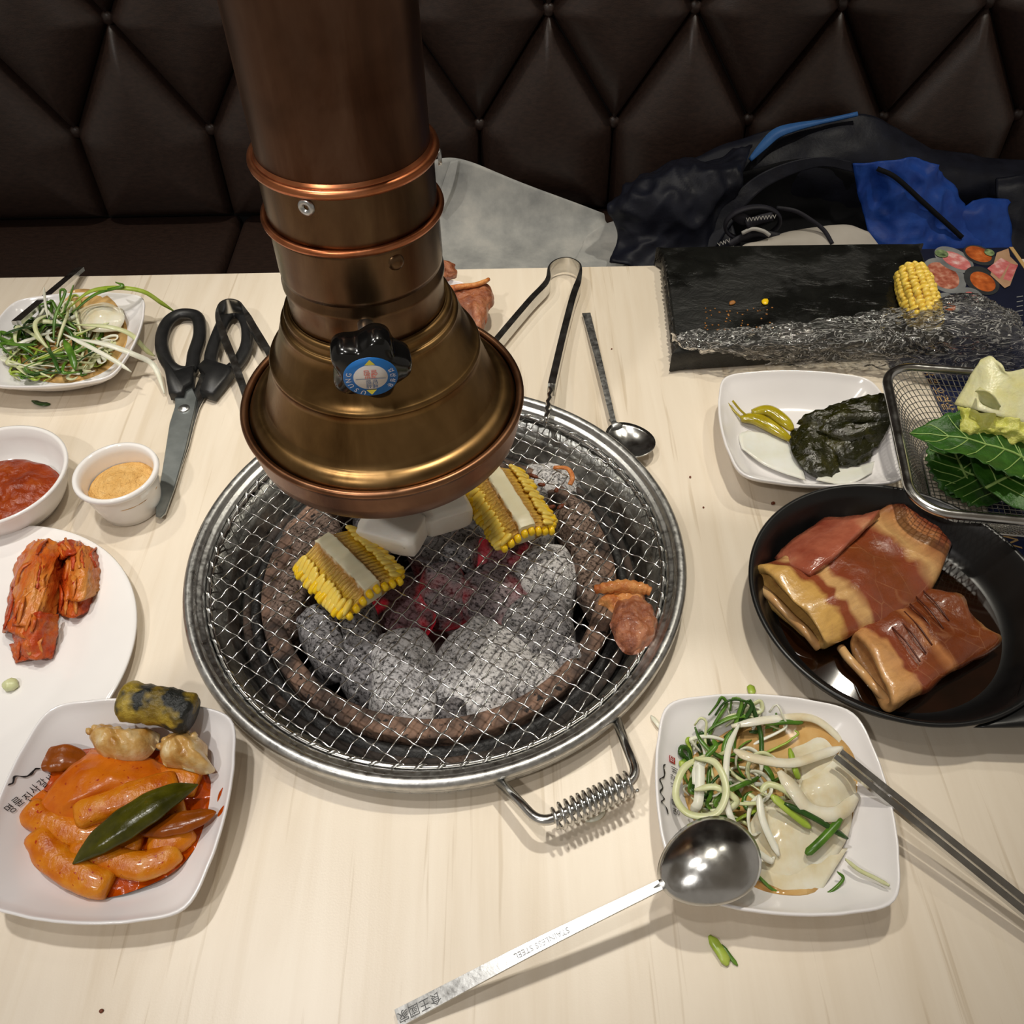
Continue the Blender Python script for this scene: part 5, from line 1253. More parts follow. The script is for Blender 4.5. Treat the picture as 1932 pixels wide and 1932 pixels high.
obj('pepper_body', tube(P, [.0062 * math.sin(PI * (.08 + .88 * i / (m - 1))) ** .5 for i in range(m)], 14, False, True, .75), MT['pickled_pepper'], t)
P = crom(ats([(1418, 778, .0160), (1450, 775, .0180), (1480, 795, .0170), (1495, 812, .0150)]), 8); m = len(P)
obj('pepper_body', tube(P, [.0058 * math.sin(PI * (.08 + .88 * i / (m - 1))) ** .5 for i in range(m)], 14, False, True, .75), MT['pickled_pepper'], t)
for a in ([(1400, 790, .013), (1385, 775, .016), (1370, 758, .020)], [(1408, 784, .015), (1395, 772, .018), (1382, 756, .022)]):
    obj('pepper_stem', tube(crom(ats(a), 4), .0010, 7), MT['pickled_pepper'], t)
for i, (lab, rows) in enumerate((('translucent round of pickled radish at the front left of the pickle dish', [[(1400, 845, .014), (1450, 880, .010), (1520, 905, .012)], [(1395, 820, .012), (1450, 845, .009), (1510, 870, .009)], [(1410, 812, .010), (1460, 822, .008), (1500, 845, .0075)]]),
                                 ('translucent round of pickled radish showing right of the dark leaves', [[(1540, 905, .011), (1600, 912, .013), (1645, 890, .014)], [(1560, 880, .0085), (1610, 880, .0085), (1650, 870, .012)]]))):
    o = sheet('pickled_radish', rows, 'radish', None, .0010, .0004, 60, i); tag(o, lab, 'radish', 'pickled radish slices')

# ================================================================ black pan with two folded pieces of marinated pork
PNC = (.3165, -.0515)
pan = thing('frying_pan', 'black round frying pan holding marinated pork', 'frying pan', (PNC[0], PNC[1], 0))
prof = [(.001, .0004), (.076, .0004), (.0800, .0012), (.0860, .0080), (.0940, .0225), (.0978, .0290), (.1000, .0303), (.1003, .0318), (.0990, .0328), (.0968, .0318), (.0918, .0240), (.0838, .0095), (.0785, .0045), (.0740, .0036), (.001, .0036)]
o = obj('pan_body', lathe(PNC, prof, 128, True, True), MT['pan_black'], pan); recalc(o)
ha = math.radians(-43); hd = Vector((math.cos(ha), math.sin(ha), 0)); hs = Vector((-hd.y, hd.x, 0)); hc = Vector((PNC[0], PNC[1], 0)); loops = []
for r_, w_, z_, th_ in ((.0965, .060, .0262, .004), (.0995, .057, .0275, .006), (.1050, .046, .0285, .008), (.1130, .036, .0300, .009), (.1270, .0275, .0325, .010), (.150, .0220, .0360, .011), (.19, .0180, .0410, .012), (.23, .0190, .0460, .012), (.25, .0170, .0480, .010)):
    c_ = hc + hd * r_ + Vector((0, 0, z_)); loops.append([c_ + hs * (w_ * math.cos(u) ) + Vector((0, 0, th_ * .5 * math.copysign(abs(math.sin(u)) ** .6, math.sin(u)))) - hd * ((w_ * math.cos(u)) ** 2 / .21 if r_ < .102 else (w_ * math.cos(u)) ** 2 / .26 if r_ < .115 else (w_ * math.cos(u)) ** 2 / .5 if r_ < .13 else 0) for u in [2 * PI * k / 24 for k in range(24)]])
obj('pan_handle', loft(loops, True, True, True), MT['pan_black'], pan)
o = obj('marinade_pool', pillow(ring((PNC[0], PNC[1]), .0785, 0, 40), .0037, .0016, 64, 6, 0, p=8), MT['marinade']); tag(o, 'dark soy marinade pooled in the black pan', 'sauce', kind='stuff')
def folded_pork(label, e0, e1, far, mt, hgt, seed, taper=(1.0, 1.08, .95, .62), lean=0.0, zb=.0045):
    """a thick sheet of pork folded over: a flattened sleeve whose pale cut end opens towards e0-e1"""
    A, B, Fp = at(*e0), at(*e1), at(*far); mid = (A + B) / 2; d = Fp - mid; d.z = 0; L = d.length; ang = math.atan2(d.y, d.x)
    w = abs((B - A).dot(Vector((-math.sin(ang), math.cos(ang), 0)))) / 2
    t = thing('marinated_pork', label, 'pork', (mid.x, mid.y, zb), 'folded marinated pork in the pan'); t.rotation_euler = (0, 0, ang)
    skew = (B - A).dot(Vector((math.cos(ang), math.sin(ang), 0))) / 2 * (-1 if (B - A).dot(Vector((-math.sin(ang), math.cos(ang), 0))) > 0 else 1)
    n = 72; so = Vector((seed * 3.7, seed, 1))
    def loop(s, th=0.0):
        k = s * 3; i = min(2, int(k)); f = k - i; ww = (taper[i] * (1 - f) + taper[i + 1] * f) * w; hh = hgt * (1.0 - .30 * s)
        L_ = []
        for j in range(n):
            u = 2 * PI * j / n; cu, su = math.cos(u), math.sin(u)
            y = math.copysign(abs(cu) ** .8, cu) * (ww - th); z = hh + math.copysign(abs(su) ** .8, su) * (hh - th) * (1 + .10 * cu * lean)
            pnt = Vector((L * s + skew * (y / w) * (1 - s) + .010 * s * s * noise.noise(Vector((y * 60, seed, 0))), y + .004 * math.sin(s * 5 + seed), z))
            nz = noise.noise(pnt * 38 + so) * .0046 + noise.noise(pnt * 110 + so) * .0012
            pnt.z = max(.0002, pnt.z + nz * (1.0 if th == 0 else .4)); pnt.y += nz * .8; pnt.x += nz * .7
            L_.append(pnt)
        return L_
    outer = [loop(s) for s in [k / 26 for k in range(27)]]
    rim = [loop(0.0, .0014), loop(.0, .0050), ]
    for q_ in rim[0]: q_.x -= .0014
    for q_ in rim[1]: q_.x -= .0006
    inner = [loop(s, .0058) for s in (.03, .12, .22)]
    far_c = [Vector((L * 1.03, q_.y * .7, q_.z * .85 + .001)) for q_ in outer[-1]]
    o = objl('folded_sheet', loft(list(reversed(inner)) + list(reversed(rim)) + outer + [far_c], True, True, True), MT[mt], t)
    recalc(o); return t, L, w
t1, L1, w1 = folded_pork('larger folded pork sheet with a thick cream fat edge', (1432, 1078, .026), (1572, 1222, .020), (1745, 1000, .020), 'pork1', .0148, 2, (1.0, 1.12, 1.05, .72))
P = [Vector((-.001, -w1 * .78, .006)), Vector((-.003, -w1 * .40, .0120)), Vector((-.002, 0, .0100)), Vector((-.003, w1 * .45, .0125)), Vector((0, w1 * .8, .008))]
objl('inner_fold', tube(crom(P, 7), [.0032] * 29, 12), MT['pork_inner'], t1)
rows = [[(1470, 1062, .010), (1500, 1030, .016), (1560, 990, .014)], [(1500, 1080, .024), (1545, 1045, .029), (1620, 985, .026)], [(1530, 1090, .028), (1580, 1050, .032), (1660, 975, .028)]]
inv = Matrix.Translation(base_of(t1)) @ Matrix.Rotation(t1.rotation_euler.z, 4, 'Z')
MT['pork_pink'] = simple('pink_pork_flap', [(.3, (150, 70, 50)), (.55, (186, 106, 80)), (.75, (214, 156, 116))], 40, 5, rough=.2, coat=.35, bump=(200, .4, .0016))
objl('side_flap', xform(patch([ats(r) for r in rows], 6, 6, .006, .0012, 90, 4), inv.inverted()), MT['pork_pink'], t1)
t2, L2, w2 = folded_pork('smaller scored pork sheet folded in front in the pan', (1560, 1212, .016), (1715, 1318, .014), (1818, 1160, .016), 'pork2', .0118, 5, (.98, 1.12, 1.18, .95))
P = [Vector((-.001, -w2 * .8, .005)), Vector((-.0035, -w2 * .4, .0085)), Vector((-.002, 0, .0070)), Vector((-.003, w2 * .45, .0085)), Vector((0, w2 * .8, .006))]
objl('inner_fold', tube(crom(P, 7), [.0030] * 29, 12), MT['pork_inner'], t2)
MT['score'] = simple('scored_cut', (84, 34, 16), rough=.3)
for k in range(6):
    x = L2 * (.30 + .10 * k); P = [Vector((x + .004 * s, -w2 * .55 + w2 * 1.0 * s + .003 * k, .0262 - .0085 * x / L2 - .004 * abs(s - .45))) for s in (0, .25, .5, .75, 1)]
    objl('score_mark', tube(crom(P, 4), .00055, 6), MT['score'], t2)
rag = blob((L2 * .98, -w2 * .2, .006), (.008, .012, .006), (0, 0, .3), 3, .3, 2, 4); objl('fat_tag', rag, MT['pork_inner'], t2)

# ================================================================ wire basket with leaves
BC = Vector((.4690, .0620, 0)); BR = math.radians(-9)
basket = thing('wire_basket', 'rectangular wire mesh basket holding lettuce-wrap leaves', 'basket', (BC.x, BC.y, 0))
def rrect(hx, hy, r, z, n=16):
    L = []
    for k, (sx_, sy_) in enumerate(((1, 1), (-1, 1), (-1, -1), (1, -1))):
        for j in range(n):
            a = PI / 2 * k + PI / 2 * j / (n - 1); x = sx_ * (hx - r) + r * math.cos(a); y = sy_ * (hy - r) + r * math.sin(a)
            L.append(Vector((BC.x + x * math.cos(BR) - y * math.sin(BR), BC.y + x * math.sin(BR) + y * math.cos(BR), z)))
    return L
BZ = .0540; HXb, HYb = .122, .0800
obj('basket_rim', tube(rrect(HXb, HYb, .026, BZ), .0040, 10, True, True, .8), MT['steel'], basket)
obj('bottom_wire', tube(rrect(HXb - .038, HYb - .034, .022, .0022), .0020, 8, True), MT['steel'], basket)
parts = []
topL = resample(rrect(HXb - .002, HYb - .002, .025, BZ - .003), 170); botL = resample(rrect(HXb - .038, HYb - .034, .022, .0030), 170)
for k in range(170):
    parts.append(tube([topL[k], topL[k].lerp(botL[k], .5) , botL[k]], .00042, 4, False, False))
for j in range(1, 13):
    parts.append(tube([topL[k].lerp(botL[k], j / 13) for k in range(0, 170, 2)], .00042, 4, True))
for k in range(-26, 27):
    y = k * .0042 * 1.0
    if abs(y) < HYb - .035:
        s = lambda x, y: Vector((BC.x + x * math.cos(BR) - y * math.sin(BR), BC.y + x * math.sin(BR) + y * math.cos(BR), .0030))
        parts.append(tube([s(-(HXb - .039), y), s(HXb - .039, y)], .00042, 4, False, False))
for k in range(-26, 27):
    x = k * .0042
    if abs(x) < HXb - .039: parts.append(tube([s(x, -(HYb - .035)), s(x, HYb - .035)], .00042, 4, False, False))
o = obj('woven_mesh', join(*parts), MT['steel'], basket); o['kind'] = 'stuff'

def leaf(name, label, cat, base, tip, half, mat, z0, z1, arch, seed, veins=True, group=None, fold=0.0, vmat='vein', wav=.0012, serr=.06):
    """a broad leaf: blade with toothed edge and ruffle, midrib and side veins as parts"""
    A, B = at(base[0], base[1], z0), at(tip[0], tip[1], z1); d = B - A; L = d.length; ax = d.normalized(); sd = ax.cross(Vector((0, 0, 1))).normalized(); up_ = sd.cross(ax)
    t = thing(name, label, cat, (A.x, A.y, min(z0, z1) - .002), group)
    def P(u, v):
        w = half * (math.sin(PI * min(1, u ** .72)) ** .75 + .015) * (1 + serr * math.sin(u * 70 + (3 if v > 0 else 0)) * abs(v) ** 3)
        q_ = A + ax * (L * u) + sd * (w * v * math.cos(fold * abs(v)))
        return q_ + up_ * (arch * math.sin(PI * u) + w * abs(v) * math.sin(fold * abs(v)) + wav * math.sin(u * 15 + seed + 2 * v) * v * v + .0016 * noise.noise(q_ * 80 + Vector((seed, 0, 0))))
    nu, nv = 44, 14
    V = [P(i / nu, -1 + 2 * j / nv) for i in range(nu + 1) for j in range(nv + 1)]
    F = [(i * (nv + 1) + j, i * (nv + 1) + j + 1, (i + 1) * (nv + 1) + j + 1, (i + 1) * (nv + 1) + j) for i in range(nu) for j in range(nv)]
    V2 = [v - up_ * .0006 for v in V]; m = len(V); E = []
    ed = [j for j in range(nv + 1)] + [i * (nv + 1) + nv for i in range(1, nu + 1)] + [nu * (nv + 1) + j for j in range(nv - 1, -1, -1)] + [i * (nv + 1) for i in range(nu - 1, 0, -1)]
    for a_, b_ in zip(ed, ed[1:] + ed[:1]): E.append((a_, b_, b_ + m, a_ + m))
    o = obj('leaf_blade', (V + V2, F + [tuple(reversed([x + m for x in f])) for f in F] + E), MT[mat], t); recalc(o)
    if veins:
        obj('midrib', tube([P(u, 0) + up_ * .0005 for u in [k / 16 for k in range(17)]], [.0013 - .0009 * k / 16 for k in range(17)], 6), MT[vmat], t)
        for k in range(1, 7):
            for sg in (-1, 1):
                u0 = k / 8.0; Q = [P(min(1, u0 + .16 * s_), sg * .9 * s_) + up_ * .0003 for s_ in (0, .25, .5, .75, 1)]
                obj('vein', tube(Q, [.0006, .0005, .00045, .0004, .0003], 5), MT[vmat], t)
    return t
G = 'perilla leaves in the wire basket'
leaf('perilla_leaf', 'broad perilla leaf low at the front of the basket', 'leaf', (1900, 935), (1755, 870), .030, 'perilla', .020, .018, .004, 3, True, G)
leaf('perilla_leaf', 'dark perilla leaf standing against the basket front wall', 'leaf', (1840, 945), (1770, 800), .026, 'perilla', .016, .030, .003, 5, True, G)
leaf('perilla_leaf', 'small perilla leaf at the back under the cabbage', 'leaf', (1900, 830), (1775, 795), .024, 'perilla', .038, .040, .006, 9, True, G)
leaf('perilla_leaf', 'long pointed perilla leaf crossing the basket towards its left rim', 'leaf', (1985, 895), (1716, 818), .034, 'perilla', .044, .054, .010, 1, True, G, .25)
leaf('perilla_leaf', 'pale-veined perilla leaf turned underside up at the basket corner', 'leaf', (1860, 920), (2010, 860), .038, 'perilla', .046, .052, .004, 7, True, G)
nap = thing('napa_cabbage_leaf', 'pale napa cabbage leaf with a yellow frilled edge in the basket', 'leaf', tuple(at(1880, 760, .050)))
sheet('leaf_stalk', [[(1800, 762, .062), (1850, 775, .070), (1935, 800, .064), (1985, 810, .056)], [(1825, 720, .072), (1870, 730, .080), (1940, 745, .076), (1985, 750, .066)], [(1850, 678, .086), (1872, 672, .090), (1895, 700, .088), (1935, 695, .084)]], 'napa', nap, .0022, .0012, 70, 4)
frill = []
sheet('leaf_frill', [[(1808, 832, .052), (1840, 838, .052), (1890, 846, .050), (1935, 852, .050), (1985, 850, .05)], [(1812, 800, .062), (1850, 806, .066), (1895, 815, .064), (1940, 822, .062), (1985, 825, .06)], [(1805, 765, .064), (1850, 778, .071), (1900, 788, .069), (1940, 800, .066), (1985, 812, .06)]], 'napa_yellow', nap, .0014, .0058, 120, 6, False, 11, 11)
sheet('leaf_curl', [[(1843, 735, .080), (1850, 760, .078), (1885, 775, .074)], [(1840, 738, .088), (1860, 742, .090), (1885, 770, .082)], [(1850, 730, .092), (1872, 745, .094), (1888, 768, .084)]], 'napa', nap, .0010, .0010, 90, 7)

# ================================================================ navy mat under the basket and pan
mat2 = thing('printed_mat', 'navy blue printed paper mat under the basket and the pan', 'paper mat', (.52, .09, 0))
obj('mat_sheet', slab([Vector((.4235, -.075, 0)), Vector((.62, -.075, 0)), Vector((.62, .222, 0)), Vector((.4285, .222, 0))], .0001, .0009, .0002), MT['navy_mat'], mat2, smooth=False)
def flat_text(parent, s, size, p, rz, mt, z):
    T = Matrix.Translation((p.x, p.y, z)) @ Matrix.Rotation(rz, 4, 'Z'); obj('printed_lettering', xform(text_vf(s, size), T), MT[mt], parent, smooth=False)
for ch_, px, py, mt_ in (('P', 1898, 1004, 'print_tan'), ('W', 1905, 1019, 'print_tan'), (':', 1909, 1034, 'print_white'), ('d', 1917, 1046, 'print_white'), ('x', 1919, 1057, 'print_white'), ('0', 1926, 1068, 'print_white'), ('1', 1931, 1080, 'print_white')):
    flat_text(mat2, ch_, .0165, at(px, py, .001), -PI / 2, mt_, .0012)
flat_text(mat2, '삼겹 오겹살', .0115, at(1768, 735, .001), -PI / 2 + .05, 'print_tan', .0012)

# ================================================================ black slate board, menu card, cling film, corn on the board
ST = .0225
slate = thing('slate_board', 'rectangular black slate serving board with a wet surface', 'serving board', tuple(at(1500, 560, 0)))
o = obj('slate_plate', slab(crom([at(1256, 466, ST), at(1500, 461, ST), at(1726, 459, ST), at(1736, 466, ST), at(1762, 540, ST), at(1788, 622, ST), at(1782, 634, ST), at(1530, 648, ST), at(1288, 664, ST), at(1276, 655, ST), at(1264, 560, ST), at(1252, 474, ST)], 2, True), .0008, ST, .0016), MT['slate'], slate); sharp(o, 40)
for k in range(26):                                            # flaked left edge
    s_ = k / 25; a_ = at(1253 + 22 * s_, 470 + 188 * s_, ST); obj('edge_flake', blob((a_.x + .001, a_.y, ST - .004 - .006 * rnd.random()), (.0030, .0040, .0040), (0, 0, rnd.random()), 2, .4, 2, k), MT['slate_side'], slate)
def crumb(label, px, py, z, r, mt, nm='crumb'):
    p = at(px, py, z); o = obj(nm, blob((p.x, p.y, z + r[2] * .8), r, (0, 0, rnd.random() * 3), 2, .3, 2, px), MT[mt]); return tag(o, label, 'crumb', 'crumbs on the slate board')
crumb('yellow corn kernel lying on the slate board', 1443, 571, ST, (.0050, .0032, .0016), 'kernel', 'corn_kernel')
crumb('pale brown meat crumb on the slate board', 1381, 573, ST, (.0026, .0040, .0014), 'speck')
rr = random.Random(5)
bits = [blob((p.x, p.y, ST + .0004), (.0006 + .0007 * rr.random(), .0006 + .0006 * rr.random(), .0005), (0, 0, 0), 1, .3, 2, k) for k, p in enumerate([at(1330 + 130 * rr.random(), 580 + 45 * rr.random(), ST) for _ in range(48)])]
o = obj('crumbs', join(*bits), MT['speck']); tag(o, 'scatter of tiny yellow crumbs on the slate board', 'crumbs', kind='stuff')
menu = thing('menu_card', 'dark menu card with food photos behind the slate board', 'menu', tuple(at(1840, 560, 0)))
MX0, MX1, MY0, MY1 = .40, .584, .215, .408
obj('card', slab([Vector((MX0, MY0, 0)), Vector((MX1, MY0, 0)), Vector((MX1, MY1, 0)), Vector((MX0, MY1, 0))], .0011, .0028, .0003), MT['navy_card'], menu, smooth=False)
obj('card_edge', slab([Vector((MX1 - .0035, MY0, 0)), Vector((MX1 + .0006, MY0, 0)), Vector((MX1 + .0006, MY1, 0)), Vector((MX1 - .0035, MY1, 0))], .0011, .0034, .0003), MT['print_tan'], menu, smooth=False)
def printed(name, pts, mt, lift, smooth=True):
    P = ats(pts, .003); P = [Vector((p.x, p.y, 0)) for p in P]
    if area2(P) < 0: P.reverse()
    if smooth: P = crom(P, 5, True)
    obj(name, ([Vector((p.x, p.y, .0028 + lift)) for p in P], [tuple(range(len(P)))]), MT[mt], menu, smooth=False)
def ell(cx, cy, a, b, rot):
    return [(cx + math.cos(t_) * a * math.cos(rot) - math.sin(t_) * b * math.sin(rot), cy + math.cos(t_) * a * math.sin(rot) + math.sin(t_) * b * math.cos(rot)) for t_ in [2 * PI * k / 14 for k in range(14)]]
for i, (cx, cy, a, b, rot, plate, food, fa, fb, fx, fy) in enumerate((
        (1782, 520, 45, 28, .55, 'print_plate', 'print_meat', 34, 21, -3, 0), (1800, 490, 40, 20, .45, 'print_plate', 'print_pink', 30, 13, 4, 2),
        (1848, 482, 32, 17, .35, 'print_dark', 'print_orange', 26, 13, -2, -2), (1852, 530, 36, 24, .5, 'print_dark', 'print_orange', 26, 16, 2, 2),
        (1830, 560, 26, 16, .3, 'print_plate', 'print_pink', 14, 8, 2, 0), (1790, 572, 24, 16, .6, 'print_plate', 'print_orange', 16, 10, -2, 4))):
    printed('printed_plate', ell(cx, cy, a, b, rot), plate, .0002 + .00012 * i); printed('printed_food', ell(cx + fx, cy + fy, fa, fb, rot), food, .0003 + .00012 * i)
printed('printed_board', [(1880, 478), (1902, 470), (1905, 485), (1920, 500), (1905, 540), (1895, 545), (1868, 520)], 'print_wood', .0011, False)
printed('printed_food', [(1862, 508), (1888, 488), (1905, 497), (1885, 528)], 'print_pink', .0012, False)
printed('printed_food', [(1892, 528), (1905, 498), (1920, 502), (1906, 532)], 'print_pink', .0012, False)
printed('printed_herb', ell(1866, 478, 10, 6, .3), 'print_green', .0013); printed('printed_herb', ell(1776, 480, 13, 7, .2), 'print_green', .0013)
for k in range(5): printed('printed_line', [(1918, 560 + 9 * k), (1930, 558 + 9 * k), (1930, 559.5 + 9 * k), (1918, 561.5 + 9 * k)], 'print_plate', .0004, False)
# cling film: a long crumpled rope along the board's front edge, swelling into a mound over the card
film = thing('cling_film', 'crumpled clear cling film along the front of the slate board', 'cling film', tuple(at(1550, 640, 0)))
rows = [[(1270, 672, .004), (1400, 680, .003), (1550, 690, .002), (1690, 700, .002), (1800, 712, .002), (1950, 715, .002)],
        [(1275, 645, .026), (1400, 655, .030), (1540, 665, .018), (1690, 665, .026), (1800, 665, .030), (1950, 680, .026)],
        [(1280, 640, .028), (1400, 640, .034), (1550, 635, .033), (1690, 635, .038), (1810, 622, .056), (1945, 645, .044)],
        [(1282, 632, .024), (1400, 630, .028), (1550, 615, .027), (1690, 600, .034), (1825, 560, .050), (1925, 610, .036)],
        [(1284, 628, .0235), (1400, 622, .024), (1550, 605, .024), (1690, 585, .026), (1815, 575, .022), (1915, 590, .010)]]
for k, (am, fs, sd) in enumerate(((.0042, 130, 3),)):
    obj('film_layer', patch([ats([(q_[0], q_[1] + 3 * k, max(.0012 + .0004 * k, q_[2] - .004 * k)) for q_ in r]) for r in rows], 26, 26, 0, am, fs, sd, True, aniso=(.5, 1, 1)), MT['film'], film)
obj('film_tail', patch([ats(r) for r in ([(1265, 628, .026), (1285, 632, .027), (1330, 640, .028)], [(1268, 645, .016), (1290, 655, .026), (1340, 655, .028)], [(1285, 668, .006), (1310, 672, .010), (1350, 665, .024)])], 8, 8, 0, .0022, 150, 4, True), MT['film'], film)
# corn cob piece on the board: rows of kernels all round
q0, q1 = at(1722, 505, ST + .016), at(1752, 598, ST + .016); d = q1 - q0; cobt = thing('corn_piece', 'corn cob piece with its kernels up on the slate board', 'corn', ((q0.x + q1.x) / 2, (q0.y + q1.y) / 2, ST)); cobt.rotation_euler = (0, 0, math.atan2(d.y, d.x)); Lc = d.length; RCb = .0145
objl('cob_core', loft([[Vector((-Lc / 2 + Lc * k / 8, math.cos(a_) * RCb * .9 * (.8 + .2 * math.sin(PI * k / 8)), max(.0004, .010 + math.sin(a_) * RCb * .85))) for a_ in [2 * PI * j / 20 for j in range(20)]] for k in range(9)], True, True, True), MT['cob'], cobt)
fk = None; r5 = random.Random(2)
for j in range(9):
    a_ = PI * (-.12 + 1.24 * j / 8)
    for k in range(13):
        s_ = (k + .5 + .3 * (j % 2)) / 13; rad = RCb * (.86 + .18 * math.sin(PI * min(1, s_)))
        M_ = Matrix.Translation((-Lc / 2 + Lc * s_ + r5.uniform(-.0006, .0006), math.cos(a_) * rad, max(.003, .010 + math.sin(a_) * rad))) @ Matrix.Rotation(a_ - PI / 2, 4, 'X') @ Euler((r5.uniform(-.6, .6), r5.uniform(-.6, .6), r5.uniform(-.6, .6))).to_matrix().to_4x4() @ Matrix.Diagonal((r5.uniform(.8, 1.2), r5.uniform(.9, 1.5), r5.uniform(.7, 1.2), 1))
        if fk is None: fk = objl('kernel', blob((0, 0, 0), (.0028, .0031, .0030), sub=2, amp=.08, sq=.8), MT['kernel_pale'], cobt); fk.matrix_local = M_
        else: like(fk, cobt, M_)

# ================================================================ things on the bench behind the table
def psheet(name, rows, mat, parent, th=.003, amp=.004, fs=22, seed=1, ridge=False, nu=9, nv=9):
    def above(p): p.z = max(p.z, GAP + .010); return p
    return recalc(obj(name, patch([[above(aty(*q_)) for q_ in r] for r in rows], nu, nv, th, amp, fs, seed, ridge), MT[mat], parent))
cov = thing('nonwoven_cover', 'pale grey non-woven garment cover lying on the bench', 'garment cover', (.15, .93, GAP))
psheet('cover_sheet', [[(800, 560, .78), (960, 570, .80), (1110, 560, .80), (1260, 540, .80)], [(800, 455, .90), (940, 460, .91), (1090, 455, .91), (1215, 478, .88)], [(815, 380, .94), (900, 385, .95), (1010, 405, .95), (1150, 425, .94)], [(800, 305, .96), (868, 300, .965), (985, 345, .965), (1140, 402, .955)]], 'nonwoven', cov, .0012, .0030, 14, 4)
psheet('cover_fold', [[(1060, 560, .80), (1150, 560, .80), (1260, 545, .80)], [(1095, 470, .885), (1150, 470, .89), (1215, 480, .87)], [(1105, 445, .905), (1135, 425, .915), (1165, 415, .92)]], 'nonwoven', cov, .0012, .0020, 18, 7)
psheet('cover_fold', [[(820, 395, .935), (835, 350, .95), (850, 305, .958)], [(835, 400, .930), (855, 350, .945), (866, 300, .958)]], 'nonwoven', cov, .0012, .0008, 30, 2)

jk = thing('jacket', 'navy and blue zip jacket heaped on the bench', 'jacket', (.50, .93, GAP))
psheet('back_panel', [[(1250, 420, .93), (1400, 400, .92), (1600, 420, .90), (1800, 440, .90), (1990, 450, .90)], [(1270, 345, .94), (1420, 330, .92), (1600, 330, .90), (1790, 350, .90), (1990, 360, .92)], [(1290, 310, .955), (1430, 275, .95), (1600, 262, .93), (1770, 300, .93), (1990, 330, .95)], [(1310, 298, .97), (1430, 252, .97), (1610, 214, .965), (1760, 276, .965), (1990, 312, .975)]], 'navy', jk, .004, .006, 18, 3)
psheet('lining', [[(1290, 500, .84), (1400, 500, .84), (1520, 500, .84), (1660, 500, .84)], [(1310, 420, .89), (1400, 400, .90), (1520, 400, .90), (1640, 420, .89)], [(1360, 340, .905), (1430, 318, .91), (1530, 300, .905), (1620, 330, .90)]], 'black_lining', jk, .003, .003, 20, 4)
psheet('sleeve', [[(1150, 500, .80), (1250, 510, .78), (1340, 505, .78), (1400, 500, .79)], [(1165, 440, .85), (1240, 450, .82), (1320, 440, .82), (1380, 400, .85)], [(1148, 388, .87), (1230, 375, .84), (1310, 360, .84), (1400, 335, .87)], [(1175, 362, .90), (1260, 322, .89), (1330, 312, .89), (1410, 300, .905)], [(1190, 360, .93), (1270, 312, .93), (1335, 298, .94), (1420, 285, .94)]], 'navy', jk, .004, .013, 15, 6, True, 14, 14)
psheet('front_edge', [[(1300, 500, .80), (1330, 505, .79)], [(1330, 440, .83), (1365, 445, .82)], [(1380, 370, .86), (1410, 385, .85)], [(1450, 320, .88), (1460, 345, .87)], [(1540, 296, .885), (1545, 315, .88)], [(1610, 305, .885), (1612, 325, .88)]], 'navy', jk, .004, .002, 30, 2)
psheet('blue_lining', [[(1650, 530, .80), (1720, 530, .79), (1800, 525, .79), (1850, 520, .80)], [(1640, 440, .85), (1700, 440, .83), (1770, 440, .83), (1840, 430, .84)], [(1618, 360, .875), (1690, 360, .86), (1760, 360, .86), (1820, 400, .865)], [(1608, 308, .885), (1680, 302, .88), (1740, 300, .88), (1800, 350, .885)]], 'blue', jk, .003, .011, 17, 9, True, 14, 14)
psheet('blue_cuff', [[(1790, 520, .80), (1850, 525, .79), (1910, 520, .80)], [(1800, 450, .835), (1850, 450, .825), (1908, 440, .84)], [(1800, 410, .85), (1850, 400, .845), (1900, 395, .855)], [(1835, 380, .868), (1870, 372, .868), (1912, 378, .868)]], 'blue', jk, .003, .004, 26, 5, False, 10, 10)
psheet('sleeve_end', [[(1880, 530, .80), (1940, 535, .80), (2020, 530, .80)], [(1890, 440, .845), (1940, 420, .84), (2020, 420, .85)], [(1880, 370, .875), (1940, 360, .87), (2020, 365, .88)], [(1880, 335, .90), (1940, 330, .90), (2020, 335, .91)]], 'navy', jk, .004, .006, 24, 8)
P = crom([aty(*q_) for q_ in ((1655, 318, .862), (1690, 335, .850), (1740, 380, .838), (1790, 425, .826), (1815, 448, .82))], 7)
obj('zip', band(P, .007, .004, (0, -1, .4)), MT['black_lining'], jk)
P = crom([aty(*q_) for q_ in ((1415, 302, .915), (1440, 275, .928), (1465, 252, .940), (1500, 240, .945), (1560, 228, .948), (1618, 215, .950))], 7); m = len(P)
obj('blue_piping', band(P, [.006 + .010 * math.sin(PI * min(1, i / (m - 1) * 1.3)) for i in range(m)], .004, (0, -.5, 1)), MT['blue_trim'], jk)
bag = thing('cream_pouch', 'cream flat pouch in front of the jacket on the bench', 'pouch', tuple(aty(1550, 470, .80)))
psheet('pouch_body', [[(1370, 530, .745), (1480, 535, .74), (1600, 535, .74), (1680, 525, .745)], [(1395, 470, .775), (1480, 465, .77), (1590, 465, .77), (1665, 475, .775)], [(1430, 455, .79), (1500, 436, .795), (1590, 426, .80), (1640, 440, .79)], [(1450, 450, .81), (1520, 434, .815), (1590, 428, .815), (1635, 440, .81)]], 'white_vinyl', bag, .004, .0015, 20, 3)
lan = thing('lanyard', 'dark lanyard strap with white lettering looped over the pouch', 'lanyard', tuple(aty(1450, 440, .79)))
def lp(pts): return crom([aty(*q_) for q_ in pts], 7)
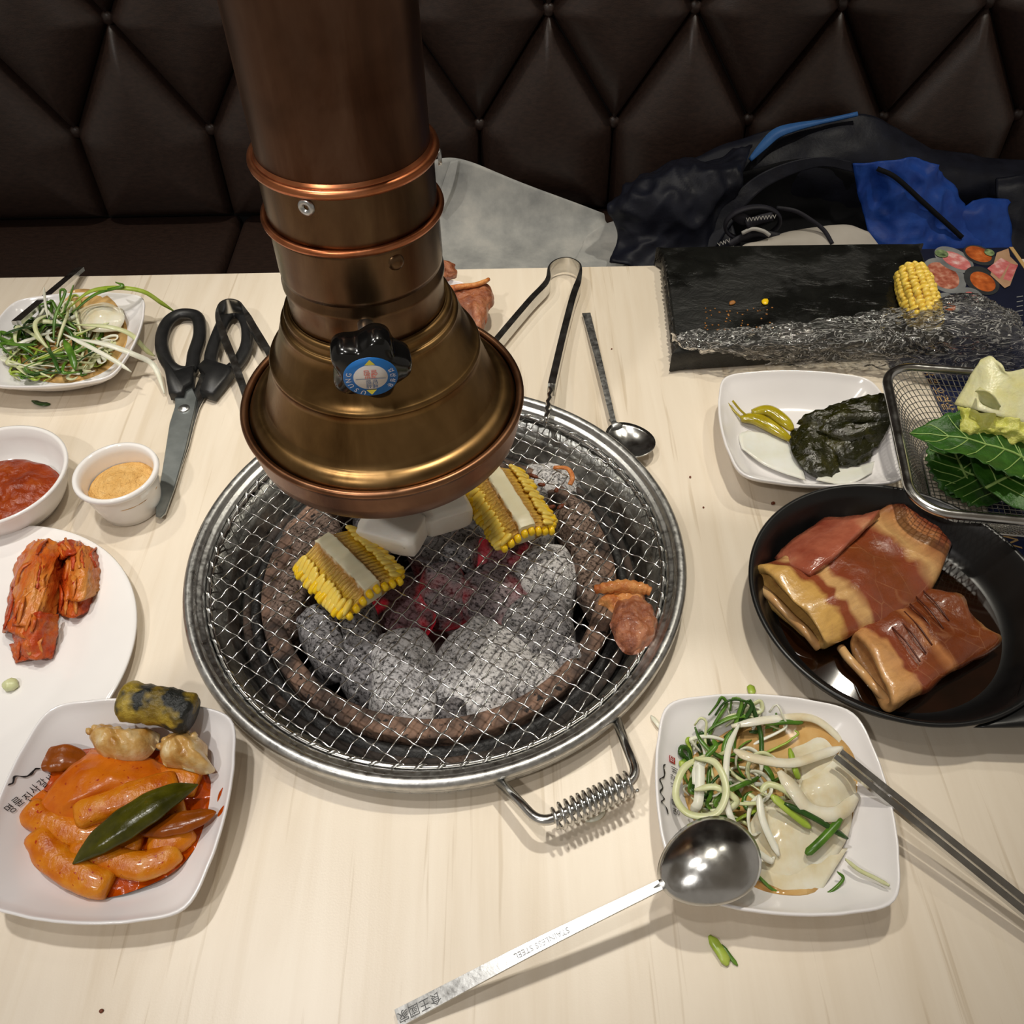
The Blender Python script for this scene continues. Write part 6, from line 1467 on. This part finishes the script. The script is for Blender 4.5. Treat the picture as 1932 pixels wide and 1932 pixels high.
ringp = crom([aty(1420 + 52 * math.cos(a_), 421 + 30 * math.sin(a_) - 6 * math.cos(a_), .80) for a_ in [2 * PI * k / 14 for k in range(14)]], 4, True)
obj('strap_loop', tube(ringp, .0062, 8, True, True, .45), MT['strap'], lan)
obj('strap', band(lp([(1375, 462, .785), (1400, 448, .79), (1430, 440, .795), (1470, 446, .79)]), .010, .003, (0, -1, .5)), MT['strap'], lan)
obj('strap', band(lp([(1465, 392, .81), (1500, 398, .80), (1530, 415, .792), (1555, 435, .784), (1570, 460, .772)]), .006, .003, (0, -1, .5)), MT['strap'], lan)
obj('strap', blob(aty(1400, 412, .80), (.016, .006, .010), (0, .3, 0), 3, .2, 2, 3), MT['strap'], lan)
obj('clip', tube(lp([(1400, 440, .788), (1420, 432, .786), (1440, 436, .784), (1452, 444, .782)]), .0030, 8), MT['print_white'], lan)
def strap_text(s, px, py, y, size, rz):
    c_ = aty(px, py, y); q_ = (CAM - c_).normalized().to_track_quat('Z', 'Y').to_matrix().to_4x4()
    obj('strap_lettering', xform(text_vf(s, size), Matrix.Translation(c_) @ q_ @ Matrix.Rotation(rz, 4, 'Z')), MT['print_white'], lan, smooth=False)
obj('strap', band(lp([(1408, 424, .790), (1430, 415, .791), (1458, 408, .792)]), .013, .002, (0, -1, .6)), MT['strap'], lan)
strap_text('VVWVWVV', 1436, 412, .787, .0085, math.radians(14)); strap_text('VWV', 1366, 458, .780, .0085, math.radians(28))

# ================================================================ stray specks on the table top
for px, py, r_, lab in ((1302, 901, .0011, 'tiny dark speck on the table between the grill and the pickle dish'), (1327, 958, .0009, 'tiny dark speck on the table just left of the black pan'), (192, 1908, .0012, 'tiny dark speck on the bare table below the red dish'), (1458, 951, .0018, 'brown crumb on the table between the pickle dish and the pan'), (1154, 659, .0009, 'tiny dark speck on the table beside the rear spoon handle')):
    p = at(px, py, 0); o = obj('crumb', blob((p.x, p.y, r_ * .6), (r_, r_ * .8, r_ * .7), (0, 0, px), 2, .3, 2, py), MT['char_bit']); tag(o, lab, 'crumb', 'stray crumbs on the table')
